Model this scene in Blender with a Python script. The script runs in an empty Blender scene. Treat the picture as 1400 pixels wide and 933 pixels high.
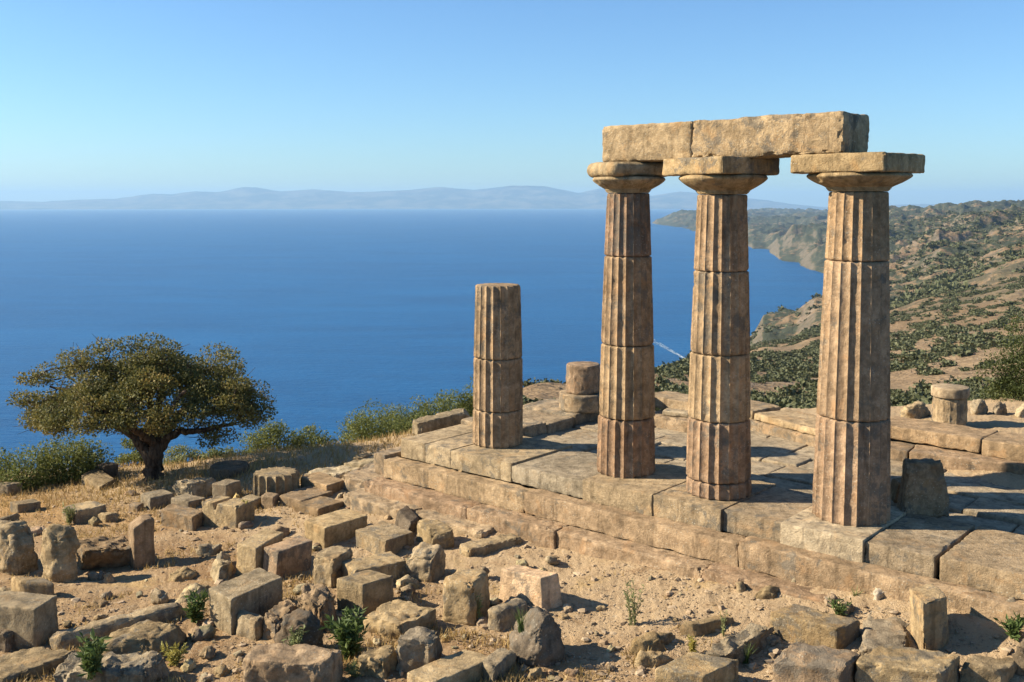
import bpy, math, random
import numpy as np
from mathutils import Vector

random.seed(7); RNG = np.random.default_rng(11)
scene = bpy.context.scene
COL = scene.collection
R = math.radians

# ------------------------------------------------------------------ camera model
F = 1400.0; PITCH = R(4.0); HOR = 274.0; HE = 4.1
Y0 = HOR + F * math.tan(PITCH)
cp, sp = math.cos(PITCH), math.sin(PITCH)
ZSEA = -200.0; RE = 6.371e6

def ray(px, py):
    u = (px - 700.0) / F; v = (py - Y0) / F
    return np.array([u, cp - v * sp, -sp - v * cp])
def on_z(px, py, z):
    d = ray(px, py); t = (z - HE) / d[2]
    return np.array([d[0] * t, d[1] * t, z])
def at_y(px, py, y):
    d = ray(px, py); t = y / d[1]
    return np.array([d[0] * t, y, HE + d[2] * t])
def slope(py):                      # height per metre of depth at image row
    d = ray(700, py); return d[2] / d[1]

# ------------------------------------------------------------------ noise
_perm = np.random.default_rng(3).permutation(256); _perm = np.concatenate([_perm, _perm, _perm])
_g = np.random.default_rng(4).normal(size=(256, 3)); _g /= np.linalg.norm(_g, axis=1)[:, None]
def perlin(P):
    P = np.asarray(P, float); I = np.floor(P).astype(np.int64); f = P - I; I &= 255
    w = f * f * f * (f * (f * 6 - 15) + 10)
    out = np.zeros(len(P))
    for dx in (0, 1):
        wx = w[:, 0] if dx else 1 - w[:, 0]
        for dy in (0, 1):
            wy = w[:, 1] if dy else 1 - w[:, 1]
            for dz in (0, 1):
                wz = w[:, 2] if dz else 1 - w[:, 2]
                h = _perm[_perm[_perm[I[:, 0] + dx] + I[:, 1] + dy] + I[:, 2] + dz]
                g = _g[h]
                out += wx * wy * wz * (g[:, 0] * (f[:, 0] - dx) + g[:, 1] * (f[:, 1] - dy) + g[:, 2] * (f[:, 2] - dz))
    return out * 1.5
def fbm(P, s, o=4, g=.5):
    P = np.asarray(P, float) * s; a = 1; t = np.zeros(len(P))
    for i in range(o):
        t += a * perlin(P + i * 17.3); P = P * 2.03; a *= g
    return t
def ridged(P, s, o=4):
    P = np.asarray(P, float) * s; a = 1; t = np.zeros(len(P))
    for i in range(o):
        t += a * (1 - 2 * np.abs(perlin(P + i * 11.7))); P = P * 2.1; a *= .5
    return t
def sstep(a, b, x):
    t = np.clip((x - a) / (b - a), 0, 1); return t * t * (3 - 2 * t)

# ------------------------------------------------------------------ mesh / object helpers
def mesh_np(name, V, Fq, smooth=True):
    V = np.asarray(V, np.float32); Fq = np.asarray(Fq, np.int32); k = Fq.shape[1]
    me = bpy.data.meshes.new(name)
    me.vertices.add(len(V)); me.vertices.foreach_set('co', V.ravel())
    me.loops.add(Fq.size); me.loops.foreach_set('vertex_index', Fq.ravel())
    me.polygons.add(len(Fq)); me.polygons.foreach_set('loop_start', np.arange(0, Fq.size, k, dtype=np.int32))
    me.polygons.foreach_set('use_smooth', np.full(len(Fq), smooth, bool))
    me.update(calc_edges=True); me.validate()
    return me
def link(name, me, mat=None, parent=None, loc=None, color=None):
    o = bpy.data.objects.new(name, me)
    if mat is not None: me.materials.append(mat)
    COL.objects.link(o)
    if parent is not None:
        o.parent = parent
    if loc is not None: o.location = loc
    if color is not None: o.color = (*color, 1)
    return o
def tag(o, label=None, cat=None, group=None, kind=None):
    if label: o['label'] = label
    if cat: o['category'] = cat
    if group: o['group'] = group
    if kind: o['kind'] = kind
    return o
def empty(name, loc, label, cat, group=None):
    o = bpy.data.objects.new(name, None); COL.objects.link(o); o.location = loc
    return tag(o, label, cat, group)
def grid_faces(nr, nc, wrap=False):
    r = np.arange(nr - 1)[:, None]; c = np.arange(nc if wrap else nc - 1)[None, :]
    c2 = (c + 1) % nc
    return np.stack([r * nc + c, r * nc + c2, (r + 1) * nc + c2, (r + 1) * nc + c], -1).reshape(-1, 4)

def set_sharp(me, deg=35):
    try: me.set_sharp_from_angle(angle=R(deg))
    except Exception: pass


_topo = {}
def box_topo(na, nb, nc):
    key = (na, nb, nc)
    if key in _topo: return _topo[key]
    quads = []
    def face(ax, val, n1, n2, flip):
        i, j = np.meshgrid(np.arange(n1 + 1), np.arange(n2 + 1), indexing='ij')
        o = [x for x in range(3) if x != ax]
        L = np.zeros((n1 + 1, n2 + 1, 3), int); L[..., o[0]] = i; L[..., o[1]] = j; L[..., ax] = val
        q = np.stack([L[:-1, :-1], L[1:, :-1], L[1:, 1:], L[:-1, 1:]], 2).reshape(-1, 4, 3)
        quads.append(q[:, ::-1] if flip else q)
    face(0, 0, nb, nc, True); face(0, na, nb, nc, False)
    face(1, 0, na, nc, False); face(1, nb, na, nc, True)
    face(2, 0, na, nb, True); face(2, nc, na, nb, False)
    Q = np.concatenate(quads); flat = Q.reshape(-1, 3)
    U, inv = np.unique(flat, axis=0, return_inverse=True)
    _topo[key] = (U, inv.reshape(-1, 4)); return _topo[key]

def block_mesh(name, N, u, v, h, r=.018, rough=.012, chip=.03, boulder=0., res=.03, top=(1, 1), shear=(0, 0), sink=.06,
               tilt=None, bulge=.0, seed=0, nscale=3.0, cut=None):
    """weathered block on the parallelogram N, N+u, N+v (metres), height h. Returns mesh (local to base centre) and that centre."""
    N = np.asarray(N, float); u = np.array([u[0], u[1], 0.]); v = np.array([v[0], v[1], 0.])
    lu, lv = np.linalg.norm(u), np.linalg.norm(v); H = h + sink
    D = np.array([lu, lv, H]); n = np.clip(np.round(D / res).astype(int), 4, 46)
    U, Q = box_topo(*n)
    p = U / n
    # denser rows near the edges
    p = p - .035 * np.sin(2 * np.pi * p) * 2.2
    m = (p - .5) * D
    half = D / 2
    W = (N + (u + v) / 2)[None, :] + (m[:, :1] / lu) * u + (m[:, 1:2] / lv) * v + np.stack([0 * m[:, 0], 0 * m[:, 0], m[:, 2] + h / 2 - sink / 2], 1)
    S = W + seed * 7.31
    # rounded, chipped edges
    nz = fbm(S, 8.0, 4, .6); nz2 = perlin(S * 2.3 + 5)
    rr = np.clip(r + chip * np.clip(nz * 1.2 + nz2 * .8 - .1, 0, 1.5), .006, min(D) * .45)[:, None]
    q = np.clip(m, -(half - rr), half - rr); d = m - q; L = np.linalg.norm(d, axis=1)[:, None]
    edge = (np.count_nonzero(np.abs(d) > 1e-6, axis=1) > 1)[:, None]
    dirn = d / np.maximum(L, 1e-9)
    m2 = np.where(L > 1e-6, q + dirn * np.minimum(L, rr) , m)
    m2 = np.where(edge, q + dirn * rr, m2)
    if boulder > 0:
        c = m / half; e = c * np.sqrt(np.clip(1 - c[:, [1, 2, 0]]**2 / 2 - c[:, [2, 0, 1]]**2 / 2 + c[:, [1, 2, 0]]**2 * c[:, [2, 0, 1]]**2 / 3, 0, 1))
        m2 = m2 * (1 - boulder) + e * half * boulder
    nf_ = 16 if boulder > 0 else (6 if rough >= .025 and chip < .2 and r >= .03 else 0)
    if nf_:
        rg = np.random.default_rng(int(seed * 13) % 9973 + 1); cc = m2 / half
        for _ in range(nf_):
            f_n = rg.normal(size=3); f_n[2] = abs(f_n[2]) * .8; f_n /= np.linalg.norm(f_n)
            sup = (cc @ f_n).max(); e_ = np.maximum(0, cc @ f_n - sup * (rg.uniform(.74, .93) * (1.07 if boulder < .35 else 1) if boulder > 0 else rg.uniform(.84, .98))); cc = cc - e_[:, None] * f_n * .92
        m2 = cc * half
    nrm = m2 / half; nrm = nrm**3 if boulder < .3 else nrm
    nrm = nrm / np.maximum(np.linalg.norm(nrm, axis=1)[:, None], 1e-6)
    disp = rough * (fbm(S, nscale, 5, .55) + .25 * fbm(S, nscale * 7, 2))
    if bulge: disp += bulge * perlin(S * 1.1 + 9)
    m2 = m2 + nrm * disp[:, None]
    t = (m2[:, 2] / H + .5)
    sx = 1 + (top[0] - 1) * t; sy = 1 + (top[1] - 1) * t
    A = m2[:, 0] * sx + shear[0] * t; B = m2[:, 1] * sy + shear[1] * t
    Lc = (A / lu)[:, None] * u + (B / lv)[:, None] * v
    Lc[:, 2] = m2[:, 2] + H / 2 - sink
    if cut is not None: Lc[:, 2] = cut(A / lu, B / lv, Lc[:, 2])
    if tilt is not None:
        ax, ang = tilt; ax = np.array([*ax, 0.]); ax /= np.linalg.norm(ax); c, s_ = math.cos(R(ang)), math.sin(R(ang))
        Lc = Lc * c + np.cross(ax, Lc) * s_ + ax * (Lc @ ax)[:, None] * (1 - c)
    cr = u[0] * v[1] - u[1] * v[0]
    if cr < 0: Q = Q[:, ::-1]
    me_ = mesh_np(name, Lc, Q)
    if boulder <= 0: set_sharp(me_, 30)
    return me_, N + (u + v) / 2

# ------------------------------------------------------------------ node helpers
class NT:
    def __init__(s, name, world=False):
        if world:
            s.m = None
        s.mat = bpy.data.materials.new(name); s.mat.use_nodes = True; s.t = s.mat.node_tree; s.t.nodes.clear()
        s.out = s.t.nodes.new('ShaderNodeOutputMaterial')
    def n(s, typ, **kw):
        nd = s.t.nodes.new('ShaderNode' + typ)
        for k, v in kw.items():
            if hasattr(nd, k): setattr(nd, k, v)
            else: s.set(nd, k.replace('_', ' '), v)
        return nd
    def set(s, nd, key, val):
        for i in nd.inputs:
            if i.name.lower() == key.lower() and i.enabled:
                if isinstance(val, bpy.types.NodeSocket): s.t.links.new(val, i)
                else: i.default_value = val
                return
        raise KeyError(key)
    def L(s, a, b): s.t.links.new(a, b)
    def noise(s, vec, scale, detail=4, rough=.55, dist=0.):
        nd = s.n('TexNoise'); nd.inputs['Scale'].default_value = scale; nd.inputs['Detail'].default_value = detail
        nd.inputs['Roughness'].default_value = rough; nd.inputs['Distortion'].default_value = dist
        s.L(vec, nd.inputs['Vector']); return nd.outputs['Fac']
    def ramp(s, fac, a, b, lo=0., hi=1.):
        nd = s.n('MapRange'); nd.interpolation_type = 'SMOOTHSTEP'
        s.L(fac, nd.inputs[0]); nd.inputs[1].default_value = a; nd.inputs[2].default_value = b; nd.inputs[3].default_value = lo; nd.inputs[4].default_value = hi
        return nd.outputs[0]
    def math(s, op, a, b=None):
        nd = s.n('Math', operation=op)
        for i, x in enumerate((a, b)):
            if x is None: continue
            if isinstance(x, bpy.types.NodeSocket): s.L(x, nd.inputs[i])
            else: nd.inputs[i].default_value = x
        return nd.outputs[0]
    def mix(s, fac, a, b, blend='MIX'):
        nd = s.n('Mix', data_type='RGBA', blend_type=blend)
        for i, x in ((0, fac), (6, a), (7, b)):
            if isinstance(x, bpy.types.NodeSocket): s.L(x, nd.inputs[i])
            elif i == 0: nd.inputs[0].default_value = x
            else: nd.inputs[i].default_value = (*x, 1)
        return nd.outputs[2]
    def bsdf(s, col, rough=.9, bump=None, spec=.2, **kw):
        b = s.n('BsdfPrincipled')
        if isinstance(col, bpy.types.NodeSocket): s.L(col, b.inputs['Base Color'])
        else: b.inputs['Base Color'].default_value = (*col, 1)
        b.inputs['Roughness'].default_value = rough; b.inputs['Specular IOR Level'].default_value = spec
        if bump is not None: s.L(bump, b.inputs['Normal'])
        s.L(b.outputs[0], s.out.inputs['Surface']); return b
    def bump(s, h, dist, strength=1., normal=None):
        b = s.n('Bump'); b.inputs['Distance'].default_value = dist; b.inputs['Strength'].default_value = strength
        s.L(h, b.inputs['Height'])
        if normal is not None: s.L(normal, b.inputs['Normal'])
        return b.outputs[0]
    def pos(s): return s.n('NewGeometry').outputs['Position']

def stone_material(name, bumpd=.02, tooled=0.):
    t = NT(name); p = t.pos()
    oi = t.n('ObjectInfo'); base = oi.outputs['Color']
    n1 = t.noise(p, 1.1, 5, .6); n2 = t.noise(p, 6.5, 8, .68, .4); n3 = t.noise(p, 45, 5, .7); n4 = t.noise(p, 2.6, 6, .6, .8)
    c = t.mix(1., base, t.n('CombineColor').outputs[0], 'MULTIPLY')
    nd = t.n('CombineColor')
    val = t.math('MULTIPLY', t.ramp(n1, .3, .7, .78, 1.18), t.ramp(n2, .28, .72, .62, 1.28))
    for i in range(3): t.L(val, nd.inputs[i])
    c = t.mix(1., base, nd.outputs[0], 'MULTIPLY')
    c = t.mix(t.ramp(t.noise(p, 22, 6, .7), .3, .7, 0, .6), t.mix(1., c, (.74, .72, .70), 'MULTIPLY'), t.mix(1., c, (1.12, 1.12, 1.12), 'MULTIPLY'))
    c = t.mix(t.ramp(n4, .54, .68, 0, .4), c, t.mix(1., base, (1.06, .86, .66), 'MULTIPLY'))      # iron-stained ochre
    c = t.mix(t.ramp(t.math('ADD', t.noise(p, 3.7, 7, .72, .3), t.math('MULTIPLY', t.math('SUBTRACT', oi.outputs['Random'], .5), .14)), .54, .64, 0, .72), c, (.15, .135, .11))               # grey lichen crust
    c = t.mix(t.ramp(n3, .63, .72, 0, .5), c, (.085, .068, .05))                                      # dark pits
    c = t.mix(t.ramp(t.noise(p, 31, 4, .6), .64, .72, 0, .4), c, (.52, .45, .33))                    # pale grains
    st = t.n('Mapping'); st.inputs['Scale'].default_value = (7, 7, .7); t.L(p, st.inputs[0])
    c = t.mix(t.ramp(t.noise(st.outputs[0], 1.0, 5, .65, .3), .52, .66, 0, .55), c, t.mix(1., c, (.42, .41, .41), 'MULTIPLY'))    # rain streaks
    sp_ = t.n('TexVoronoi'); sp_.inputs['Scale'].default_value = 24; t.L(p, sp_.inputs['Vector'])
    c = t.mix(t.math('MULTIPLY', t.ramp(sp_.outputs['Distance'], .12, .24, .6, 0), t.ramp(n1, .42, .6)), c, (.50, .47, .38))           # pale lichen dots
    v = t.n('TexVoronoi'); v.inputs['Scale'].default_value = 14; v.inputs['Detail'].default_value = 2
    t.L(p, v.inputs['Vector'])
    h = t.math('ADD', t.math('MULTIPLY', n2, .7), t.math('MULTIPLY', n3, .42))
    h = t.math('ADD', h, t.math('MULTIPLY', t.ramp(v.outputs['Distance'], .0, .35), .22))
    t.bsdf(t.mix(1., c, (.87, .865, .83), 'MULTIPLY'), .95, t.bump(h, bumpd, 1.), .1)
    return t.mat
STONE = stone_material('weathered_sandstone', .034)

# ------------------------------------------------------------------ temple frame
C1 = on_z(681, 606, 0.)
ang = math.atan2(-.646, .763)
T = np.array([math.cos(ang), math.sin(ang), 0.]); W_IN = np.array([-T[1], T[0], 0.])
def TP(s, w, z=0.): return C1 + T * s + W_IN * w + np.array([0, 0, z])
def s_at(px, w, z=0.):
    """position along the colonnade where image column px meets the line w"""
    u = (px - 700.) / F
    A = C1 + W_IN * w
    # (A.x + s T.x) = u' * y with zero-roll camera: x/y depends on row; solve iteratively on depth along the optical axis
    s = 0.
    for _ in range(30):
        P = A + T * s; zc = (P[1]) * cp - (z - HE) * sp
        s += ((u * zc) - P[0]) / (T[0] - u * T[1] * cp)
    return s
def proj(P):
    x, y, z = P[0], P[1], P[2] - HE
    zc = y * cp - z * sp; yc = y * sp + z * cp
    return 700 + F * x / zc, Y0 - F * yc / zc

# ------------------------------------------------------------------ near ground: thin-plate surface through control points
CTRL = [(-250, 933, -1.1), (0, 933, -1.05), (350, 933, -1.0), (700, 933, -.95), (1050, 933, -.9), (1400, 933, -.72), (1650, 933, -.6),
        (0, 800, -1.25), (200, 780, -1.2), (400, 780, -1.05), (600, 760, -.95), (800, 780, -.86), (1000, 790, -.72), (1200, 820, -.53), (1400, 845, -.40),
        (0, 700, -1.45), (200, 690, -1.3), (400, 690, -1.08), (520, 675, -.93), (620, 700, -.9), (750, 740, -.86), (850, 765, -.83),
        (0, 662, -1.7), (-250, 670, -2.0), (200, 655, -1.5), (330, 640, -1.2), (450, 628, -.95), (520, 620, -.85)]
cpts = [on_z(a, b, c) for a, b, c in CTRL]
cpts += [np.array(q) for q in ((0, 4, -1.0), (-8, 4, -1.1), (8, 4, -.9))]
for s, w, z in ((-1, 1, -.5), (0, 3, -.4), (3, 3, -.35), (6, 2, -.4), (0, 6, -.4), (3, 6, -.05), (5, 5, .12), (8, 5, .22), (7, 8, .2), (12, 2, -.3), (10, 0, -.6), (14, 5, .2), (4, 9, -.2)):
    cpts.append(TP(s, w, z))
cpts = np.array(cpts)
def _tps(r2): return np.where(r2 > 1e-9, .5 * r2 * np.log(np.maximum(r2, 1e-9)), 0)
_n = len(cpts); _K = _tps(((cpts[:, None, :2] - cpts[None, :, :2])**2).sum(-1)) + np.eye(_n) * .6
_P = np.c_[np.ones(_n), cpts[:, :2]]; _A = np.block([[_K, _P], [_P.T, np.zeros((3, 3))]])
_w = np.linalg.solve(_A, np.r_[cpts[:, 2], 0, 0, 0])
EX = [-60, -14, -10.4, -7.3, -5.4, -3.6, -1.8, 0, 1.5, 3, 6, 9, 14, 60]
EY = [24, 21.8, 21.3, 21.2, 21.0, 20.5, 21.0, 21.2, 21.3, 21.0, 20.4, 21.0, 22.5, 30]
def gbase(x, y):
    x = np.asarray(x, float); y = np.asarray(y, float)
    xc = np.clip(x, -16, 16); yc = np.clip(y, 2, 26)
    z = _w[-3] + _w[-2] * xc + _w[-1] * yc
    for i in range(_n): z = z + _w[i] * _tps((xc - cpts[i, 0])**2 + (yc - cpts[i, 1])**2)
    d = np.maximum(0, y - np.interp(x, EX, EY))
    return z - .38 * d * sstep(0, 2.5, d)
def gz(x, y):
    x = np.atleast_1d(np.asarray(x, float)); y = np.atleast_1d(np.asarray(y, float))
    P = np.stack([x, y, 0 * x], -1)
    return gbase(x, y) + .05 * fbm(P, .8, 3) + .022 * fbm(P + 40, 3.2, 4, .6)
def G(px, py):
    """point of the ground seen at a photo pixel"""
    d = ray(px, py); t = np.linspace(5, 40, 700)
    P = d[None] * t[:, None]; z = HE + P[:, 2] - gbase(P[:, 0], P[:, 1])
    k = int(np.argmax(z < 0)) or 699
    a, b = t[k - 1], t[k]
    tt = a + (b - a) * z[k - 1] / (z[k - 1] - z[k] + 1e-12)
    return np.array([d[0] * tt, d[1] * tt, HE + d[2] * tt])

pxs = np.concatenate([np.linspace(-900, -100, 60)[:-1], np.linspace(-100, 1500, 760), np.linspace(1500, 2300, 60)[1:]])
ds = 1 / np.linspace(1 / 3.2, 1 / 27., 520); ds = np.concatenate([ds[1 / ds < 9], np.linspace(27.3, 48, 40)])
PX, DD = np.meshgrid(pxs, ds)
X = (PX - 700) / F * DD; Y = DD
Z = gz(X.ravel(), Y.ravel())
Pn = np.stack([X.ravel(), Y.ravel(), 0 * Z], -1)
Z += .012 * fbm(Pn, 11, 3, .6)
gm = mesh_np('ground', np.stack([X.ravel(), Y.ravel(), Z], -1), grid_faces(len(ds), len(pxs)))

t = NT('dry_soil'); p = t.pos()
n1 = t.noise(p, .55, 5, .6, .4); n2 = t.noise(p, 3.2, 7, .65, .4); n3 = t.noise(p, 26, 6, .7); n4 = t.noise(p, 90, 3, .6)
c = t.mix(t.ramp(n1, .38, .62), (.34, .225, .125), (.46, .335, .205))
# trodden pale gravel in front of the steps
sep = t.n('SeparateXYZ'); t.L(p, sep.inputs[0])
wn = t.math('ADD', t.math('MULTIPLY', sep.outputs[0], float(W_IN[0])), t.math('MULTIPLY', sep.outputs[1], float(W_IN[1])))
wn = t.math('SUBTRACT', wn, float(C1 @ W_IN))
wn = t.math('ADD', wn, t.math('MULTIPLY', t.math('SUBTRACT', n1, .5), 2.2))
c = t.mix(t.ramp(wn, -4.6, -2.6, 0, .8), c, (.56, .43, .28))
c = t.mix(t.math('MULTIPLY', t.ramp(sep.outputs[1], 15.5, 18.5), t.ramp(wn, -3.2, -4.6)), c, (.47, .305, .145))
c = t.mix(t.ramp(n2, .52, .7, 0, .55), c, (.27, .165, .085))
c = t.mix(t.ramp(t.noise(p, 1.4, 6, .7), .55, .68, 0, .6), c, (.50, .36, .175))
c = t.mix(t.ramp(t.noise(p, 5.5, 7, .75, .5), .54, .66, 0, .6), c, (.24, .16, .095))
c = t.mix(t.ramp(t.noise(p, 8.5, 6, .7), .57, .66, 0, .5), c, (.62, .53, .40))
c = t.mix(t.ramp(n3, .56, .7, 0, .6), c, (.17, .115, .07))
c = t.mix(t.ramp(t.noise(p, 38, 4, .6), .58, .68, 0, .55), c, (.60, .50, .36))
h = t.math('ADD', t.math('MULTIPLY', n3, .9), t.math('ADD', t.math('MULTIPLY', n4, .25), t.math('MULTIPLY', n2, .7)))
t.bsdf(t.mix(1., c, (.82, .78, .71), 'MULTIPLY'), .97, t.bump(h, .05, 1.), .05)
SOIL = t.mat
ground = link('ground', gm, SOIL); tag(ground, kind='structure')

# ------------------------------------------------------------------ loose stones
SAND = (.43, .325, .19); PALE = (.53, .425, .265); BROWN = (.37, .265, .16); GREY = (.35, .28, .185); DARK = (.22, .17, .115); OCHRE = (.46, .33, .175); PINK = (.41, .29, .18)
GROUPS = 'fallen stones scattered over the bare ground'
def pblock(name, L, N, Rr, hpx, label, cat, col, z=None, group=GROUPS, **kw):
    """loose stone from its ground contact in the photo: left corner, nearest corner, right corner and height in pixels"""
    n = G(*N) if z is None else on_z(*N, z)
    l, r = on_z(*L, n[2]), on_z(*Rr, n[2])
    depth = n[1] * cp - (n[2] - HE) * sp
    h = hpx * depth / F / cp
    kw.setdefault('seed', (N[0] * 13 + N[1] * 7) % 97)
    kw.setdefault('res', .024)
    kw.setdefault('sink', .10)
    me, c = block_mesh(name, n, l - n, r - n, h, **kw)
    j = ((N[0] * 37 + N[1] * 61) % 100) / 100.; k = ((N[0] * 17 + N[1] * 29) % 100) / 100. - .5; col = tuple(x * (.84 + .32 * j) * f for x, f in zip(col, (1 + .05 * k, 1, 1 - .14 * k)))
    o = link(name, me, STONE, None, c, col)
    return tag(o, label, cat, group)
B = 'stone block'; S = 'stone slab'; K = 'rock'
def boulder(name, L, N, Rr, h, label, col, k=.7, **kw):
    kw.setdefault('rough', .045); kw.setdefault('bulge', .03); kw.setdefault('nscale', 5)
    return pblock(name, L, N, Rr, h, label, kw.pop('cat', K), col, r=.08, chip=.06, boulder=k, sink=kw.pop('sink', .14), **kw)
def worn(*a, **kw):
    kw.setdefault('r', .032); kw.setdefault('chip', .07); kw.setdefault('rough', .025); kw.setdefault('nscale', 5)
    return pblock(*a, **kw)

pblock('stone_block', (-12, 676), (12, 678), (31, 675), 15, 'small grey block alone on dry grass beside the big left bush', B, GREY)
pblock('stone_slab', (111, 658), (136, 670), (158, 661), 8, 'pale slab leaning against the dark block by the bush', S, SAND, tilt=((1, .3), 6))
pblock('stone_block', (131, 655), (143, 658), (163, 655), 21, 'dark upright block behind the leaning slab left of the oak', B, DARK)
pblock('stone_block', (14, 698), (25, 702), (57, 697), 12, 'low oblong grey block with dark front lying above the rounded boulder', B, GREY)
worn('stone_slab', (-22, 722), (2, 718), (29, 711), 9, 'flat grey slab at the photo edge behind the rounded boulder', S, GREY)
pblock('stone_block', (84, 709), (106, 716), (147, 706), 17, 'wedge shaped block with a weed at its lit end behind the standing stone', B, SAND, chip=.06)
worn('stone_block', (133, 711), (146, 714), (164, 711), 10, 'little worn block touching the wedge shaped block', B, SAND)
boulder('boulder', (-34, 772), (14, 790), (58, 780), 66, 'large rounded boulder with cracked face at the left photo edge', SAND, .3)
boulder('boulder', (53, 790), (76, 799), (113, 793), 80, 'tall round topped boulder standing next to the cracked one', SAND, .28)
pblock('standing_slab', (176, 769), (184, 777), (213, 771), 64, 'thin upright slab with brown shaded face standing beside the dark hollow', S, PINK, r=.03, cut=lambda a, b, z: z - .16 * np.clip(-b + .1, 0, 1) * (z > .3))
worn('rock_ledge', (96, 758), (110, 776), (180, 771), 30, 'rough ledge of rock over the dark hollow between boulder and standing slab', K, BROWN, rough=.05, shear=(-.3, 0))
boulder('rock', (139, 793), (147, 797), (159, 794), 13, 'small round rock lying in front of the dark hollow', SAND, .7)
worn('rock', (117, 789), (128, 792), (140, 789), 5, 'thin flat stone in the shade of the hollow', K, SAND)
pblock('stone_block', (192, 691), (206, 698), (238, 691), 17, 'oblong grey block with grass along its dark side left of the rough dark block', B, GREY)
pblock('stone_block', (175, 698), (188, 701), (197, 697), 9, 'tiny half buried block next to the oblong grey block', B, BROWN)
worn('stone_block', (238, 681), (258, 686), (299, 679), 24, 'very rough dark fronted block below the oak roots', B, GREY, rough=.045, chip=.1)
pblock('stone_block', (233, 692), (258, 698), (282, 692), 12, 'low grey block lodged between the rough dark block and the one below', B, GREY)
pblock('stone_block', (220, 715), (264, 727), (279, 718), 20, 'wide low brown block with a smooth top left of the notched block', B, BROWN)
pblock('stone_block', (276, 715), (324, 723), (349, 713), 30, 'notched double block with a small yellow stone on it', B, SAND, chip=.07, cut=lambda a, b, z: z - .10 * (np.abs(a - .12) < .03) * (z > .1))
pblock('stone_block', (290, 683), (310, 685), (330, 678), 22, 'squarish block right behind the notched double block', B, GREY)
boulder('rock', (317, 686), (323, 689), (330, 685), 12, 'small yellow stone perched at the notched double block', (.6, .45, .2), .6)
pblock('stone_block', (330, 690), (348, 695), (360, 689), 10, 'low dark block between the notched block and the fluted drum', B, GREY)
pblock('stone_block', (357, 692), (374, 695), (382, 690), 15, 'small block at the foot of the fluted drum fragment', B, BROWN)
pblock('stone_block', (411, 666), (447, 679), (472, 671), 15, 'neat brown block lying on the pale slab near the temple corner', B, BROWN)
worn('stone_slab', (413, 655), (462, 657), (508, 647), 9, 'broad flat pale slab behind the neat brown block', S, PALE, rough=.03)
pblock('stone_slab', (381, 689), (412, 698), (455, 684), 13, 'brown slab butted behind another brown slab in front of the fluted drum', S, BROWN)
pblock('stone_slab', (402, 698), (435, 707), (470, 696), 11, 'brown slab with dark right edge in front of its twin', S, BROWN)
pblock('stone_block', (416, 738), (444, 750), (503, 731), 28, 'large smooth topped block with long dark side in mid field', B, SAND)
pblock('stone_block', (321, 785), (348, 792), (386, 768), 41, 'tall block leaning back behind its brown neighbour as a pair', B, SAND, shear=(0, .06))
pblock('stone_block', (357, 786), (377, 794), (425, 776), 38, 'brown block with wide dark face, front one of the leaning pair', B, PINK, shear=(0, .05))
worn('stone_block', (428, 800), (455, 807), (482, 790), 42, 'pitted upright block beside the long smooth one', B, SAND, rough=.035)
pblock('stone_block', (465, 797), (485, 812), (556, 797), 32, 'long narrow block with dark side touching the pitted boulder', B, SAND)
pblock('stone_block', (460, 832), (497, 842), (539, 828), 43, 'cubic block with sharp edges above the dark green weed', B, SAND)
boulder('boulder', (552, 795), (596, 799), (613, 783), 43, 'pitted weathered boulder behind the cubic block', SAND, .3, rough=.05, nscale=5)
pblock('stone_block', (485, 744), (527, 761), (566, 747), 21, 'moulded block with a ledge round its top in mid field', B, SAND, chip=.05)
pblock('stone_block', (538, 722), (557, 736), (570, 724), 22, 'small dark block leaning against the moulded block', B, DARK, tilt=((0, 1), 14), r=.05)
worn('stone_block', (566, 737), (590, 754), (625, 751), 28, 'round cornered block with shaded face right of the moulded block', B, SAND, r=.07)
worn('stone_slab', (626, 756), (641, 764), (714, 747), 13, 'flat slab with jagged dark edge near the temple steps', S, SAND)
pblock('stone_block', (679, 819), (742, 840), (772, 832), 46, 'large pale pink block tilted on the open ground', B, (.56, .40, .26), top=(.86, .8), tilt=((.8, .6), -3))
worn('stone_block', (602, 845), (648, 852), (674, 832), 56, 'tall round shouldered block left of the pale pink block', B, OCHRE, r=.08)
boulder('rock', (650, 792), (660, 796), (671, 790), 20, 'small dark rock poking out behind the round shouldered block', GREY, .6)
worn('stone_block', (663, 855), (683, 862), (726, 846), 27, 'small rounded block wedged below the pale pink block', B, SAND, r=.08)
boulder('boulder', (683, 893), (726, 923), (779, 902), 68, 'big dark knobbly boulder with a tuft of grass on top', DARK, .68, rough=.05, nscale=3.5)
worn('stone_slab', (497, 862), (556, 877), (595, 852), 22, 'broken slab with shaded end below the cubic block', S, SAND, rough=.04)
worn('stone_block', (543, 921), (589, 924), (604, 905), 50, 'upright lumpy block beside the bottom slab', B, GREY, rough=.04)
pblock('stone_slab', (556, 945), (592, 962), (672, 925), 27, 'large cracked slab at the bottom edge left of the knobbly boulder', S, SAND)
worn('stone_block', (655, 928), (674, 938), (706, 914), 26, 'dark broken end piece of the cracked bottom slab', B, GREY)
pblock('stone_block', (286, 852), (317, 869), (387, 835), 50, 'big grey block with large black shaded side', B, GREY)
worn('stone_block', (321, 866), (354, 878), (363, 868), 28, 'small grey block under the big grey block', B, GREY)
worn('rock', (360, 872), (378, 880), (407, 852), 30, 'ragged rock between the small grey block and the dark boulder', K, BROWN, rough=.06)
boulder('boulder', (370, 890), (402, 903), (446, 893), 56, 'dark boulder with green weed growing before it', DARK, .5, rough=.05)
worn('rock', (404, 852), (440, 868), (460, 845), 40, 'earthy rock rising behind the dark green weed', K, BROWN, rough=.07, bulge=.05)
worn('stone_slab', (330, 955), (452, 960), (469, 930), 52, 'broad brown slab at the bottom edge with shaded right end', S, BROWN, rough=.03)
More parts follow.
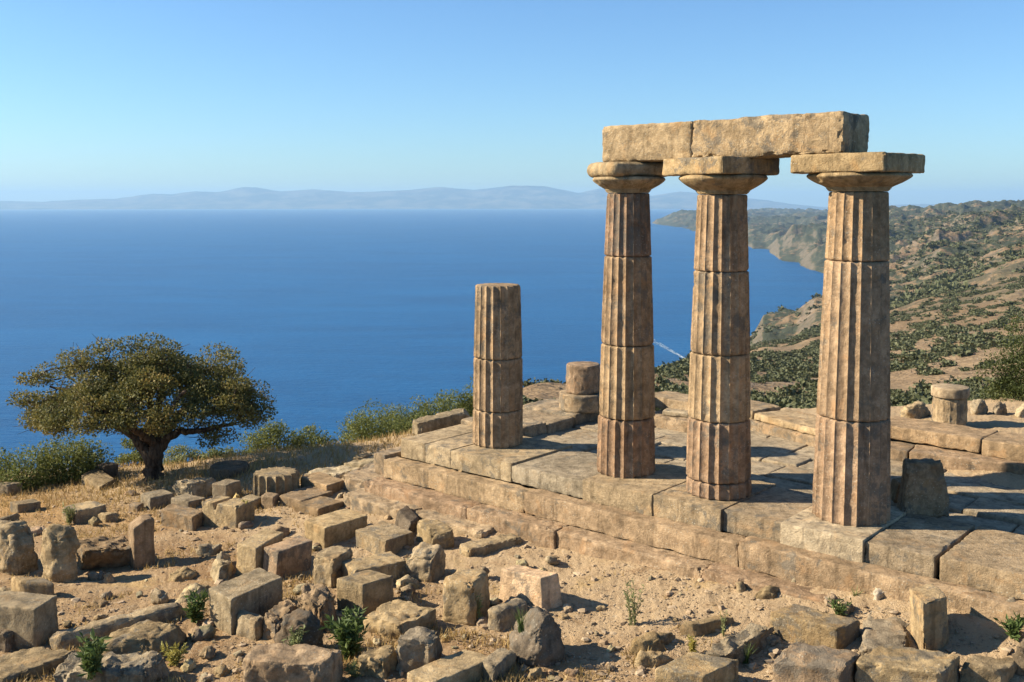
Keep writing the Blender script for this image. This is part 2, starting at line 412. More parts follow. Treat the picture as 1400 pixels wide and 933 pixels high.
worn('rock', (488, 926), (525, 933), (545, 914), 30, 'rough pale rock left of the upright lumpy block', K, SAND, rough=.05)
pblock('stone_block', (14, 812), (28, 820), (76, 821), 25, 'ochre block with worn flat top at the foot of the boulders', B, OCHRE, r=.05)
pblock('stone_block', (-34, 876), (50, 884), (81, 862), 52, 'massive grey brown block at the left photo edge', B, GREY, chip=.05)
worn('stone_block', (-34, 884), (10, 889), (24, 880), 22, 'little dark block before the massive grey brown one', B, DARK)
worn('stone_slab', (-60, 934), (6, 944), (110, 906), 17, 'wide flat slab in the lower left corner with a shadow across it', S, SAND)
worn('kerb_stone', (66, 884), (84, 890), (264, 842), 21, 'very long narrow kerb stone curving behind the flat dome rock', 'kerb stone', SAND, r=.06)
boulder('rock', (108, 902), (190, 916), (274, 868), 32, 'wide low dome of rock with pale speckled top', SAND, .75, rough=.03)
worn('rock', (72, 945), (200, 950), (230, 920), 30, 'dark rough rock at the bottom edge below the dome rock', K, GREY, rough=.06)
boulder('rock', (222, 795), (256, 798), (280, 786), 16, 'low sunlit outcrop beside the shadow of the upright slab', SAND, .7)
boulder('rock', (260, 760), (286, 762), (310, 754), 13, 'low grey rock left of the leaning pair', GREY, .6)
boulder('rock', (222, 826), (262, 829), (302, 803), 10, 'flat pale outcrop behind the long kerb stone', PALE, .75)
boulder('rock', (284, 795), (310, 800), (326, 770), 20, 'pale crumbling rock at the foot of the leaning pair', PALE, .6)
# right foreground
pblock('stone_block', (1052, 868), (1144, 893), (1176, 880), 34, 'long yellowish block lying behind the lower right group', B, OCHRE)
worn('stone_block', (1056, 945), (1150, 965), (1180, 945), 56, 'reddish brown block at the bottom edge under the yellowish block', B, PINK)
worn('stone_slab', (1172, 905), (1236, 910), (1246, 848), 20, 'grey topped slab running away behind the big front block', S, GREY, rough=.03)
worn('stone_block', (1169, 950), (1289, 968), (1312, 938), 48, 'big flat topped block at the bottom edge beside the leaning stone', B, SAND)
pblock('leaning_stone', (1244, 872), (1264, 897), (1298, 886), 74, 'upright jagged stone leaning behind the big front block', B, OCHRE, r=.02, chip=.09, rough=.02, shear=(0, -.05))
worn('stone_slab', (1310, 932), (1375, 940), (1394, 924), 24, 'low slab in the shadow of the leaning stone', S, SAND)
boulder('boulder', (1380, 920), (1400, 930), (1434, 915), 46, 'dark craggy rock at the right photo edge', DARK, .5, rough=.06)
boulder('rock', (1371, 843), (1385, 847), (1396, 840), 25, 'grey rock at the foot of the steps by the right photo edge', GREY, .55)
boulder('rock', (1189, 818), (1204, 820), (1218, 816), 14, 'whitish rock beside the bottom temple step', (.62, .53, .4), .6)
worn('stone_slab', (928, 869), (950, 873), (1006, 862), 20, 'half buried slab with a thin weed by its dark side', S, SAND)
boulder('rock', (848, 894), (890, 898), (920, 885), 23, 'orange brown rock hump on the open ground', OCHRE, .6)
boulder('rock', (857, 912), (895, 916), (922, 905), 19, 'pale flattened hump just below the orange brown one', SAND, .65)
pblock('stone_slab', (895, 948), (962, 960), (1010, 935), 36, 'flat topped slab at the bottom edge between hump and outcrop', S, SAND)
worn('rock_outcrop', (963, 916), (992, 920), (1062, 888), 40, 'slanting grey outcrop with dark pocket of grass', K, GREY, rough=.07, bulge=.06, cut=lambda a, b, z: z - .12 * (.5 - b) * (z > .1))
boulder('rock', (1001, 788), (1018, 791), (1032, 786), 11, 'small pale rock with dark end on the gravel near the third column', PALE, .6)
boulder('rock', (1076, 798), (1090, 801), (1103, 796), 13, 'small smooth pale rock on the gravel below the tallest column', PALE, .7)
boulder('rock', (1030, 818), (1052, 821), (1076, 812), 13, 'wide low sandy rock on the gravel above the yellowish block', SAND, .7)
boulder('rock', (1004, 808), (1015, 810), (1029, 804), 11, 'angular little rock with black shaded end on the gravel', SAND, .5)

# small loose stones, eight shapes copied with their own place and turn
LS = []
for i in range(8):
    me, c = block_mesh('loose_stone', (0, 0, 0), (.11 + .03 * (i % 3), .02 * (i % 2)), (.0, .09 + .02 * (i % 4)), .07 + .015 * (i % 3), r=.03, chip=.03, rough=.03, nscale=9, boulder=.12 + .1 * (i % 4), res=.016, sink=.0, seed=i * 5 + 3)
    me.materials.append(STONE); LS.append(me)
BLK = [(o.location.copy(), max(o.dimensions.x, o.dimensions.y) * .5) for o in COL.objects if o.get('category') in (B, S, K, 'kerb stone')]
rl = random.Random(41); placed = 0
while placed < 170:
    px = rl.uniform(-40, 1440); py = 655 + 285 * rl.random()**.8
    if px > 560 and py < 700 + (px - 560) * .155 + 35: continue
    if px > 760 and rl.random() < .55: continue
    g_ = G(px, py)
    if any((g_[0] - l.x)**2 + (g_[1] - l.y)**2 < (rd * .85)**2 for l, rd in BLK): continue
    o = bpy.data.objects.new('loose_stone', LS[placed % 8]); COL.objects.link(o)
    k = .45 + 1.5 * rl.random()**2.5
    o.location = (g_[0], g_[1], float(gz(g_[0], g_[1])[0]) - .012 * k); o.rotation_euler = (rl.uniform(-.25, .25), rl.uniform(-.25, .25), rl.uniform(0, 6.28)); o.scale = (k, k * rl.uniform(.7, 1.1), k * rl.uniform(.6, 1.1))
    cc = rl.choice([SAND, PALE, BROWN, GREY, SAND, PALE]); o.color = (*[x * rl.uniform(.95, 1.1) for x in cc], 1)
    tag(o, 'small loose angular stone lying on the bare soil', 'stone', 'small loose stones on the soil'); placed += 1

# fluted drum fragment, round dark drum
def fluted_ring(R0, nf=16, per=10, depth=.085, phase=0.):
    th = np.arange(nf * per) / (nf * per) * 2 * np.pi
    fr = (np.arange(nf * per) % per) / per
    return th + phase, R0 * (1 - depth * np.sin(np.pi * fr)**.75)
def drum_mesh(name, r0, r1, h, z0, phase=0., seed=0, nf=20, dep=.075, rough=.007, chip=.02, res=.028, flat=None, world=(0, 0, 0)):
    nz = max(6, int(h / res)); zz = np.concatenate([[0, .004, .012], np.linspace(.02, h - .02, nz), [h - .012, h - .004, h]])
    zz = np.clip(zz, 0, h); rows = []
    inset = np.interp(zz, [0, .004, .012, .02, h - .02, h - .012, h - .004, h], [.022, .012, .004, 0, 0, .004, .012, .022]) if h > .06 else 0 * zz
    for k, z in enumerate(zz):
        r = r0 + (r1 - r0) * z / h
        th, rad = fluted_ring(r, nf, 12, dep, phase) if dep > 0 else (np.arange(96) / 96 * 2 * np.pi, np.full(96, r))
        rows.append(np.stack([(rad - inset[k]) * np.cos(th), (rad - inset[k]) * np.sin(th), np.full(len(th), z + z0)], -1))
    V = np.array(rows); nr, nc = V.shape[:2]; V = V.reshape(-1, 3)
    Wd = V + np.array(world) + seed * 3.7
    rn = V[:, :2] / np.linalg.norm(V[:, :2], axis=1)[:, None]
    er = fbm(Wd, 7, 4, .55) * rough * .7 - chip * .7 * np.clip(fbm(Wd + 30, 2.6, 4, .6) - .5, 0, 1) - chip * np.clip(fbm(Wd + 70, 9, 3) - .5, 0, .6)
    ez = np.minimum(V[:, 2] - z0, z0 + h - V[:, 2]); er -= .05 * np.clip(fbm(Wd + 9, 4, 3) - .15, 0, 1) * np.clip(1 - ez / .05, 0, 1)
    V[:, :2] += rn * er[:, None]
    Fq = grid_faces(nr, nc, True).tolist()
    # caps
    V = np.vstack([V, [[0, 0, z0], [0, 0, z0 + h]]]); cb, ct = nr * nc, nr * nc + 1
    caps = []
    for i in range(0, nc, 1):
        j = (i + 1) % nc
        caps.append((cb, j, i, i)); caps.append((ct, (nr - 1) * nc + i, (nr - 1) * nc + j, (nr - 1) * nc + j))
    me = bpy.data.meshes.new(name)
    me.from_pydata(V.tolist(), [], Fq + [c[:3] for c in caps]); me.polygons.foreach_set('use_smooth', np.ones(len(me.polygons), bool))
    me.update(); return me
n = G(378, 676); sc_ = n[1] / F
dm = drum_mesh('column_drum', 32 * sc_, 31 * sc_, 36 * sc_, -.05, .2, 5, 16, .15, .01, .02, world=n); set_sharp(dm)
tag(link('column_drum', dm, STONE, None, n, SAND), 'short fluted column drum standing among the fallen blocks', 'column drum')
n = G(314, 649); sc_ = n[1] / F
dm = drum_mesh('column_drum', 27 * sc_, 26 * sc_, 17 * sc_, -.04, 0, 9, 16, 0, .02, .05, world=n); set_sharp(dm)
tag(link('column_drum', dm, STONE, None, n, DARK), 'plain dark round drum lying flat in the shade of the oak', 'column drum')

# ------------------------------------------------------------------ columns
def depth_of(P): return P[1] * cp - (P[2] - HE) * sp
def z_at(c, py):
    d = ray(700, py); return HE + d[2] / d[1] * c[1]
def make_column(basepx, wbot, wtop, ys, label, colors, capital=None, dz=0., slab=None):
    c = on_z(*basepx, 0.)
    d = depth_of(c); root = empty('broken_column' if capital is None else 'doric_column', c, label, 'column', 'row of temple columns'); root['kind'] = 'thing'
    zs = [0.0] + [z_at(c, y) for y in ys]
    ztop = zs[-1]; d2 = c[1] * cp - (ztop - HE) * sp
    rb, rt = wbot / 2 * d / F, wtop / 2 * d2 / F
    rad = lambda z: rb + (rt - rb) * (z / ztop) + .012 * math.sin(math.pi * z / ztop)
    for i, (a, b) in enumerate(zip(zs[:-1], zs[1:])):
        me = drum_mesh('drum', rad(a), rad(b), b - a - .006, a + (.003 if i else .0), .13 + random.uniform(-.012, .012), i + basepx[0] % 31, world=c, chip=.022, rough=.005)
        set_sharp(me, 30)
        o = link('drum', me, STONE, root, (random.uniform(-.007, .007), random.uniform(-.007, .007), 0), colors[i % len(colors)])
    if capital: capital(root, c, rt, ztop)
    return c, root
def capital_maker(recw, zb, zt, ab_a, ab_b, yaw, off=(0, 0), col=SAND, rnd=.03, joint=None):
    def f(root, c, rt, z0):
        prof = [(rt * .985, z0), (rt * 1.0, z0 + .012), (rt * 1.05, z0 + .02), (rt * 1.03, z0 + .03), (rt * 1.09, z0 + .038), (rt * 1.07, z0 + .046)]
        h = zb - (z0 + .05)
        for k in range(1, 17):
            q = k / 16
            f_ = .55 * (q / .78)**.9 + .45 * math.sin(q / .78 * math.pi / 2) if q < .78 else 1 - .5 * ((q - .78) / .22)**2 * .22
            prof.append((rt * 1.07 + (recw - rt * 1.07) * f_, z0 + .05 + h * q))
        prof.append((recw * .8, zb))
        P = np.array(prof); zz = np.linspace(0, len(P) - 1, 48); rr = np.interp(zz, range(len(P)), P[:, 0]); zv = np.interp(zz, range(len(P)), P[:, 1])
        th = np.arange(112) / 112 * 2 * np.pi
        V = np.stack([rr[:, None] * np.cos(th), rr[:, None] * np.sin(th), np.repeat(zv[:, None], 112, 1)], -1).reshape(-1, 3)
        Wd = V + c; rn = V[:, :2] / np.linalg.norm(V[:, :2], axis=1)[:, None]
        e = .012 * fbm(Wd, 4, 4) - .06 * np.clip(fbm(Wd + 20, 2.2, 3) - .3, 0, 1)
        V[:, :2] += rn * e[:, None]
        me = mesh_np('capital', V, grid_faces(48, 112, True)); cap = link('capital', me, STONE, root, None, col)
        a = ang + R(yaw); t_ = np.array([math.cos(a), math.sin(a)]); w_ = np.array([-t_[1], t_[0]])
        N = np.array([off[0], off[1]]) - t_ * ab_a / 2 - w_ * ab_b / 2
        pieces = [(0, 1)] if joint is None else [(0, joint), (joint + .006, 1)]
        for (q0, q1) in pieces:
            n0 = N + t_ * ab_a * q0
            me, cc = block_mesh('abacus', (c[0] + n0[0], c[1] + n0[1], zb), t_ * ab_a * (q1 - q0), w_ * ab_b, zt - zb - .004, r=rnd, chip=.03, rough=.012, sink=0, res=.028, seed=int(c[0] * 10))
            link('abacus', me, STONE, cap, Vector(cc) - Vector(c), col)
    return f
ZB, ZT = 4.44, 4.68
colA, RA = make_column((681, 606), 69, 62, (558, 488, 389), 'broken fluted column without capital, second shortest thing on the platform corner', [(.45, .315, .19), (.42, .295, .18), (.46, .325, .195)])
RA['label'] = 'broken fluted column stump without a capital on the platform corner'
colB, RB_ = make_column((856, 645), 80, 58, (568, 470, 350, 264), 'complete fluted column with round worn capital nearest the broken one', [(.40, .26, .16), (.46, .325, .19), (.42, .29, .175), (.36, .235, .15)],
    capital_maker(.545, ZB, ZT - .02, .98, .98, -30, (-.0, -.0), SAND, .2))
colC, RC = make_column((982, 673), 88, 67, (652, 571, 482, 370, 266), 'complete fluted column in the middle of the three carrying beams', [(.40, .27, .175), (.42, .28, .175), (.46, .33, .195), (.44, .31, .185), (.44, .30, .18)],
    capital_maker(.60, ZB, ZT, 1.13, 1.13, -15, (-.03, 0), OCHRE))
colD, RD_ = make_column((1163, 706), 103, 78, (568, 356, 262), 'complete fluted column nearest the camera, under the free end of the beams', [(.44, .30, .19), (.43, .30, .185), (.42, .285, .165)],
    capital_maker(.64, ZB, ZT, 1.27, 1.1, -6, (-.03, -.03), OCHRE))

# architrave beams resting on the capitals
def beam(s0, s1, w0, w1, z0, z1, label, col, **kw):
    N = TP(s0, w0, z0); me, c = block_mesh('architrave_beam', N, T * (s1 - s0), W_IN * (w1 - w0), z1 - z0, sink=0, res=.03, **kw)
    return tag(link('architrave_beam', me, STONE, None, c, col), label, 'stone beam', 'beams across the column tops')
wA = -.42
sB0 = s_at(823, wA, 4.9); sB1 = s_at(946, wA, 4.9); sB2 = s_at(1152, wA, 4.9)
beam(sB0, sB1 - .012, wA, wA + .8, ZT - .02, 5.19, 'shorter beam block over the round worn capital', (.47, .345, .20), r=.03, chip=.05, rough=.016)
beam(sB1, sB2, wA, wA + .82, ZT, 5.20, 'longer beam block with a chipped top and free end', (.47, .34, .195), r=.035, chip=.10, rough=.02, bulge=.03)

# ------------------------------------------------------------------ temple platform
PLAT = empty('temple_platform', TP(3, 0, -.9), 'stepped stone temple platform with paved floor under the columns', 'temple platform')
PO = Vector(PLAT.location)
def masonry(name, s0, s1, w0, w1, z0, z1, col, parent=PLAT, po=PO, label=None, **kw):
    col = tuple(.8 * a_ + .2 * b_ for a_, b_ in zip(col, (.44, .35, .225)))
    kw.setdefault('r', .008); kw.setdefault('chip', .018); kw.setdefault('rough', .004); kw.setdefault('res', .035)
    N = TP(s0, w0, z0); me, c = block_mesh(name, N, T * (s1 - s0), W_IN * (w1 - w0), z1 - z0, sink=0, seed=int(abs(s0) * 10) % 50, **kw)
    o = link(name, me, STONE, parent, Vector(c) - po, col)
    if label: o['label'] = label
    return o
E = -.89
joints = [548, 581, 616, 699, 799, 894, 987, 1069, 1182, 1284, 1430, 1600, 1800]
sj = [s_at(j, E) for j in joints]
cols = [(.47, .36, .22), (.5, .385, .24), (.47, .36, .22), (.35, .29, .205), (.47, .35, .21), (.43, .32, .195), (.40, .305, .20), (.60, .485, .33), (.36, .275, .18), (.38, .275, .165), (.4, .28, .17), (.4, .28, .17)]
fr = [0, 0, 0, .0, -.05, -.03, .03, -.05, .0, .01, 0, 0]
tp = [.02, .012, .0, -.03, .01, .0, -.012, .012, -.015, -.006, 0, 0]
for i in range(len(sj) - 1):
    w1 = (.62, .75, .7, .6, .66, .72, .62, .7, .66, .6, .7, .7)[i]
    masonry('stylobate_block', sj[i] + .002, sj[i + 1] - (.002 if i != 8 else .05), E + fr[i], w1, -.3, tp[i], cols[i], chip=.06 if i in (3, 8, 9) else .022, r=.016 if i in (3, 8, 9) else .007)
sl = sj[0]
for a, b in zip([554, 717, 1010, 1420], [717, 1010, 1420, 1800]):
    s0, s1 = s_at(a, E - .3, -.3), s_at(b, E - .3, -.3)
    if a == 554: s0 = sl - .12
    masonry('step_block', s0, s1 - .002, E - .31 + random.uniform(-.008, .008), E - .008, -.62, {554: -.302, 717: -.292, 1010: -.265, 1420: -.25}[a], random.choice([(.44, .31, .185), (.42, .29, .175), (.46, .325, .19)]), chip=.05, r=.012, rough=.022)
masonry('step_block', sl - .42, sl - .13, E - .25, 2.5, -.62, -.25, (.38, .28, .18), chip=.06)
for a, b in zip([500, 640, 760, 960, 1200], [640, 760, 960, 1200, 1700]):
    s0, s1 = s_at(a, E - .62, -.6), s_at(b, E - .62, -.6)
    masonry('foundation_block', s0, s1 - .001, E - .64 + random.uniform(-.03, .03), -.5, -1.15, -.61 + random.uniform(-.02, .0), random.choice([(.40, .27, .165), (.38, .25, .155), (.42, .29, .18)]), chip=.08, r=.025, rough=.022, nscale=6, res=.03)
for a, b in zip([470, 560], [560, 660]):
    s0, s1 = s_at(a, E - .95, -.8), s_at(b, E - .95, -.8)
    masonry('foundation_block', s0, s1, E - .98, -.6, -1.2, -.80, (.46, .34, .215), chip=.08, r=.025, rough=.022, nscale=6)
masonry('foundation_block', sl - 1.3, sl - .4, E - .4, 2.6, -1.2, -.72, (.44, .325, .21), chip=.15, r=.05, rough=.05)
# end slabs along the short side
w_prev = .64
for w1 in (1.5, 2.3, 3.3, 4.4):
    masonry('edge_slab', sl - .05 + random.uniform(-.05, .05), -.12 + random.uniform(-.04, .04), w_prev, w1 - .01, -.3, .08 + random.uniform(-.03, .03), random.choice([(.42, .30, .18), (.38, .29, .19)]), chip=.07, r=.03, rough=.02)
    w_prev = w1
# paved floor: one surface of irregular slabs
def paving():
    Vs, Fs, off = [], [], 0
    rng = random.Random(5)
    w = .66
    while w < 4.3:
        dw = rng.uniform(.55, .95); s = -.1
        while s < 13:
            ds_ = rng.uniform(.6, 1.5)
            zt = -.11 + rng.uniform(-.025, .025) + (.05 if s > 6.5 and w > 1.3 else 0)
            me, c = block_mesh('tmp', TP(s, w, -.32), T * (ds_ - .02), W_IN * (dw - .02), zt + .32, r=.015, chip=.04, rough=.008, sink=0, res=.05, seed=rng.randint(0, 90))
            nv = len(me.vertices); co = np.empty(nv * 3, np.float32); me.vertices.foreach_get('co', co); co = co.reshape(-1, 3) + np.array(c)
            fq = np.empty(len(me.loops), np.int32); me.loops.foreach_get('vertex_index', fq)
            Vs.append(co); Fs.append(fq.reshape(-1, 4) + off); off += nv
            bpy.data.meshes.remove(me); s += ds_
        w += dw
    return mesh_np('paving', np.vstack(Vs) - np.array(PO), np.vstack(Fs))
link('paving', paving(), STONE, PLAT, None, (.42, .34, .235))

# low wall of blocks along the back
WALL = empty('low_wall', TP(6, 4.2, -.2), 'low wall of long flat blocks along the back of the temple floor', 'wall')
WALL['kind'] = 'thing'; WO = Vector(WALL.location)
def qblock(name, a, b, z1, z0, thick, col, parent=WALL, po=WO, **kw):
    A, Bp = on_z(*a, z1), on_z(*b, z1); A[2] = Bp[2] = z0
    kw.setdefault('r', .02); kw.setdefault('chip', .05); kw.setdefault('rough', .015)
    u = Bp - A; v = np.array([-u[1], u[0], 0]); v = v / np.linalg.norm(v) * thick
    me, c = block_mesh(name, A, u, v, z1 - z0, sink=0, res=.035, seed=a[0] % 41, **kw)
    return link(name, me, STONE, parent, Vector(c) - po, col)
qblock('wall_block', (1195, 579), (1340, 601), .36, .14, .85, (.44, .31, .185))
qblock('wall_block', (1342, 601), (1450, 617), .36, .10, .85, (.42, .30, .18))
qblock('wall_block', (1452, 618), (1620, 643), .36, .10, .85, (.42, .30, .18))
qblock('wall_block', (1190, 610), (1241, 617), .10, -.3, .8, (.36, .26, .165))
qblock('wall_block', (1243, 618), (1430, 640), .11, -.3, .9, (.40, .28, .175))
qblock('wall_block', (1432, 640), (1640, 668), .11, -.3, .9, (.40, .28, .175))
qblock('wall_block', (1031, 565), (1135, 592), .20, .07, .85, (.50, .37, .22))
qblock('wall_block', (985, 552), (1029, 562), .22, .04, .8, (.42, .31, .19))
qblock('wall_block', (1000, 570), (1140, 604), .06, -.3, .9, (.41, .3, .19), chip=.1)
qblock('wall_block', (880, 540), (946, 551), .33, .12, .7, (.43, .32, .2))
qblock('wall_block', (880, 566), (960, 580), .08, -.3, .8, (.38, .28, .18), chip=.1)
qblock('wall_block', (905, 562), (945, 566), .17, .085, .3, (.46, .37, .25))
# things standing about the floor
o = None
def drum_thing(px, py, z, rpx, hpx, nf, label, col, dep=0., phase=.1, seed=1, taper=.98):
    n = on_z(px, py, z); sc_ = depth_of(n) / F
    me = drum_mesh('column_drum', rpx * sc_, rpx * sc_ * taper, hpx * sc_, 0, phase, seed, nf, dep, .012, .05, world=n); set_sharp(me)
    return tag(link('column_drum', me, STONE, None, n, col), label, 'column drum')
drum_thing(797, 559, .10, 33, 23, 16, 'wide flat drum at the back carrying a narrower drum', (.40, .30, .19))
n = on_z(797, 559, .10); zt = .10 + 23 * depth_of(n) / F
n = np.array([n[0], n[1], zt]); sc_ = depth_of(n) / F
me = drum_mesh('column_drum', 24 * sc_, 23.5 * sc_, 39 * sc_, .002, .2, 4, 8, .03, .012, .05, world=n); set_sharp(me)
tag(link('column_drum', me, STONE, None, n, (.40, .28, .18)), 'narrow faceted drum stacked on the wide flat drum', 'column drum')
n = on_z(1298, 574, .3); sc_ = depth_of(n) / F
root = empty('column_stump', n, 'small isolated column stump with thick cap on the ground behind the wall', 'column stump')
me = drum_mesh('shaft', 22.5 * sc_, 22 * sc_, 36 * sc_, -.05, 0, 3, 16, .03, .012, .03, world=n); link('shaft', me, STONE, root, None, (.48, .355, .215))
me = drum_mesh('cap', 24.5 * sc_, 24.5 * sc_, 14 * sc_, 36 * sc_ - .05, 0, 8, 16, 0, .012, .09, world=n); link('cap', me, STONE, root, None, (.47, .36, .235))
worn('stone_block', (1224, 700), (1233, 710), (1299, 709), 76, 'dark upright broken block in the shade right of the nearest column', B, BROWN, z=-.08, top=(.8, .8), sink=.0, group=None)
worn('stone_block', (1212, 683), (1222, 690), (1241, 684), 30, 'small broken block leaning on the dark upright one', B, BROWN, z=-.08, tilt=((.4, 1), 12), sink=.0, group=None)
worn('stone_block', (563, 586), (572, 592), (644, 574), 13, 'long rough weathered block lying along the platform corner', B, GREY, z=-.10, group=None)
for a in (((1227, 566), (1250, 569), (1278, 563), 15, 'sandy hump of rock behind the wall left of the column stump', SAND), ((1322, 561), (1338, 565), (1357, 560), 15, 'dark rock behind the wall right of the column stump', GREY),
          ((1354, 562), (1366, 565), (1379, 560), 12, 'round grey rock between dark rock and evergreen', GREY), ((1384, 566), (1400, 570), (1425, 560), 16, 'pale rock under the evergreen at the right photo edge', PALE)):
    boulder('rock', a[0], a[1], a[2], a[3], a[4], a[5], .65, z=.22)
worn('stone_slab', (470, 640), (500, 643), (545, 628), 8, 'flat weathered slab by the outer corner of the steps', S, PALE)
worn('rock', (482, 634), (495, 636), (512, 630), 10, 'low rounded rock at the corner of the steps before the bushes', K, SAND)

# ------------------------------------------------------------------ gravel (stuff)
def ico():
    g = (1 + 5**.5) / 2
    V = np.array([(-1, g, 0), (1, g, 0), (-1, -g, 0), (1, -g, 0), (0, -1, g), (0, 1, g), (0, -1, -g), (0, 1, -g), (g, 0, -1), (g, 0, 1), (-g, 0, -1), (-g, 0, 1)], float)
    Fc = np.array([(0, 11, 5), (0, 5, 1), (0, 1, 7), (0, 7, 10), (0, 10, 11), (1, 5, 9), (5, 11, 4), (11, 10, 2), (10, 7, 6), (7, 1, 8), (3, 9, 4), (3, 4, 2), (3, 2, 6), (3, 6, 8), (3, 8, 9), (4, 9, 5), (2, 4, 11), (6, 2, 10), (8, 6, 7), (9, 8, 1)])
    return V / np.linalg.norm(V[0]), Fc
def scatter_pebbles():
    V0, F0 = ico(); n = 46000
    px = RNG.uniform(-600, 2000, n); d = 1 / RNG.uniform(1 / 20.5, 1 / 8.5, n)
    x = (px - 700) / F * d; y = d
    rel = np.stack([x - C1[0], y - C1[1]], -1); w = rel @ W_IN[:2]; s = rel @ T[:2]
    keep = (w < E - .55) | (s < sl - 1.4)
    clump = fbm(np.stack([x, y, 0 * x], -1), .7, 3)
    keep &= (RNG.random(n) < np.clip(.45 + clump + .5 * ((w > -4.2) & (w < -1.3)), .06, 1))
    x, y = x[keep], y[keep]; n = len(x); z = gz(x, y)
    sz = .006 + .011 * RNG.random(n) + .05 * RNG.random(n)**16
    Rm = RNG.normal(size=(n, 3, 3)); Qm, _ = np.linalg.qr(Rm)
    V = V0[None] * RNG.uniform(.65, 1.3, (n, 12, 1)) * RNG.uniform(.6, 1.4, (n, 1, 3))
    V = np.einsum('nij,nkj->nki', Qm, V); V[..., 2] *= .55; V *= sz[:, None, None]
    V += np.stack([x, y, z + sz * .15], -1)[:, None]
    Fc = F0[None] + (np.arange(n) * 12)[:, None, None]
    return mesh_np('gravel', V.reshape(-1, 3), Fc.reshape(-1, 3), False)
t = NT('gravel_stone'); g = t.n('NewGeometry'); 
c = t.mix(g.outputs['Random Per Island'], (.33, .24, .15), (.54, .43, .30)); c = t.mix(t.ramp(t.noise(g.outputs['Position'], 60, 3), .4, .7, 0, .4), c, (.22, .16, .1))
t.bsdf(t.mix(1., c, (.74, .71, .66), 'MULTIPLY'), .95, None, .1); GRAV = t.mat
tag(link('gravel', scatter_pebbles(), GRAV), 'loose gravel and stone chips strewn over the bare soil', 'gravel', kind='stuff')

# ------------------------------------------------------------------ foliage
def leaf_material(name, cols, trans=.3, rough=.6):
    t = NT(name); g = t.n('NewGeometry'); rnd = g.outputs['Random Per Island']
    cr = t.n('ValToRGB'); cr.color_ramp.interpolation = 'LINEAR'
    els = cr.color_ramp.elements
    while len(els) < len(cols): els.new(.5)
    for i, cc in enumerate(cols): els[i].position = i / (len(cols) - 1); els[i].color = (*cc, 1)
    nz = t.noise(g.outputs['Position'], 1.3, 3, .6)
    f = t.math('ADD', t.math('MULTIPLY', rnd, .55), t.math('MULTIPLY', t.ramp(nz, .3, .7), .45)); t.L(f, cr.inputs[0])
    d = t.n('BsdfPrincipled'); t.L(cr.outputs[0], d.inputs['Base Color']); d.inputs['Roughness'].default_value = rough; d.inputs['Specular IOR Level'].default_value = .25
    tr = t.n('BsdfTranslucent'); t.L(cr.outputs[0], tr.inputs[0]); m = t.n('MixShader'); m.inputs[0].default_value = trans
    t.L(d.outputs[0], m.inputs[1]); t.L(tr.outputs[0], m.inputs[2]); t.L(m.outputs[0], t.out.inputs['Surface']); return t.mat
OAKLEAF = leaf_material('oak_leaf', [(.06, .07, .022), (.125, .122, .036), (.185, .16, .042), (.28, .18, .045)])
BUSHLEAF = leaf_material('bush_leaf', [(.08, .10, .024), (.15, .17, .042), (.23, .225, .065)])
EVERLEAF = leaf_material('evergreen_leaf', [(.03, .042, .012), (.06, .075, .018), (.10, .105, .025)])
HILLLEAF = leaf_material('hill_shrub_leaf', [(.05, .06, .026), (.088, .096, .042), (.14, .138, .062)], .15)
WEEDLEAF = leaf_material('weed_leaf', [(.055, .085, .022), (.085, .125, .032), (.14, .165, .05)])
SAGELEAF = leaf_material('thin_weed_leaf', [(.13, .16, .06), (.2, .22, .09), (.3, .28, .1)])
YELLEAF = leaf_material('yellow_weed_leaf', [(.3, .27, .06), (.4, .33, .08), (.35, .36, .09)])
DRYGRASS = leaf_material('dry_grass_blade', [(.28, .18, .07), (.38, .26, .10), (.46, .33, .14)])
t = NT('bark'); p = t.pos(); st = t.n('Mapping'); st.inputs['Scale'].default_value = (14, 14, 3); t.L(p, st.inputs[0])
nb = t.noise(st.outputs[0], 1.0, 6, .65, .5)
t.bsdf(t.mix(t.ramp(nb, .35, .65), (.035, .024, .017), (.13, .095, .066)), .95, t.bump(nb, .06, 1.), .1); BARK = t.mat

def leaves(P, size, jitter=.4, up=.3, aspect=.55, axis=None):
    """diamond leaves, one per point"""
    n = len(P); a = RNG.normal(size=(n, 3)); a[:, 2] += up
    if axis is not None: a = axis + RNG.normal(size=(n, 3)) * .35
    a /= np.linalg.norm(a, axis=1)[:, None]
    b = np.cross(a, RNG.normal(size=(n, 3))); b /= np.linalg.norm(b, axis=1)[:, None]
    nn = np.cross(a, b)
    s = (size * (1 + jitter * RNG.uniform(-1, 1, n)))[:, None]
    V = np.stack([P, P + a * s * .5 + b * s * aspect * .5 + nn * s * .08, P + a * s, P + a * s * .5 - b * s * aspect * .5 + nn * s * .08], 1)
    return V.reshape(-1, 3), np.arange(4 * n).reshape(-1, 4)
def tubes(segs, sides=6):
    Vs, Fs, off = [], [], 0
    for path, rads in segs:
        path = np.asarray(path, float); k = len(path); tan = np.gradient(path, axis=0); tan /= np.maximum(np.linalg.norm(tan, axis=1)[:, None], 1e-9)
        ref = np.array([0.31, .77, .2]); a = np.cross(tan, ref); a /= np.maximum(np.linalg.norm(a, axis=1)[:, None], 1e-9); b = np.cross(tan, a)
        th = np.arange(sides) / sides * 2 * np.pi
        ring = path[:, None] + np.asarray(rads)[:, None, None] * (a[:, None] * np.cos(th)[None, :, None] + b[:, None] * np.sin(th)[None, :, None])
        Vs.append(ring.reshape(-1, 3)); Fs.append(grid_faces(k, sides, True) + off); off += k * sides
    return np.vstack(Vs), np.vstack(Fs)

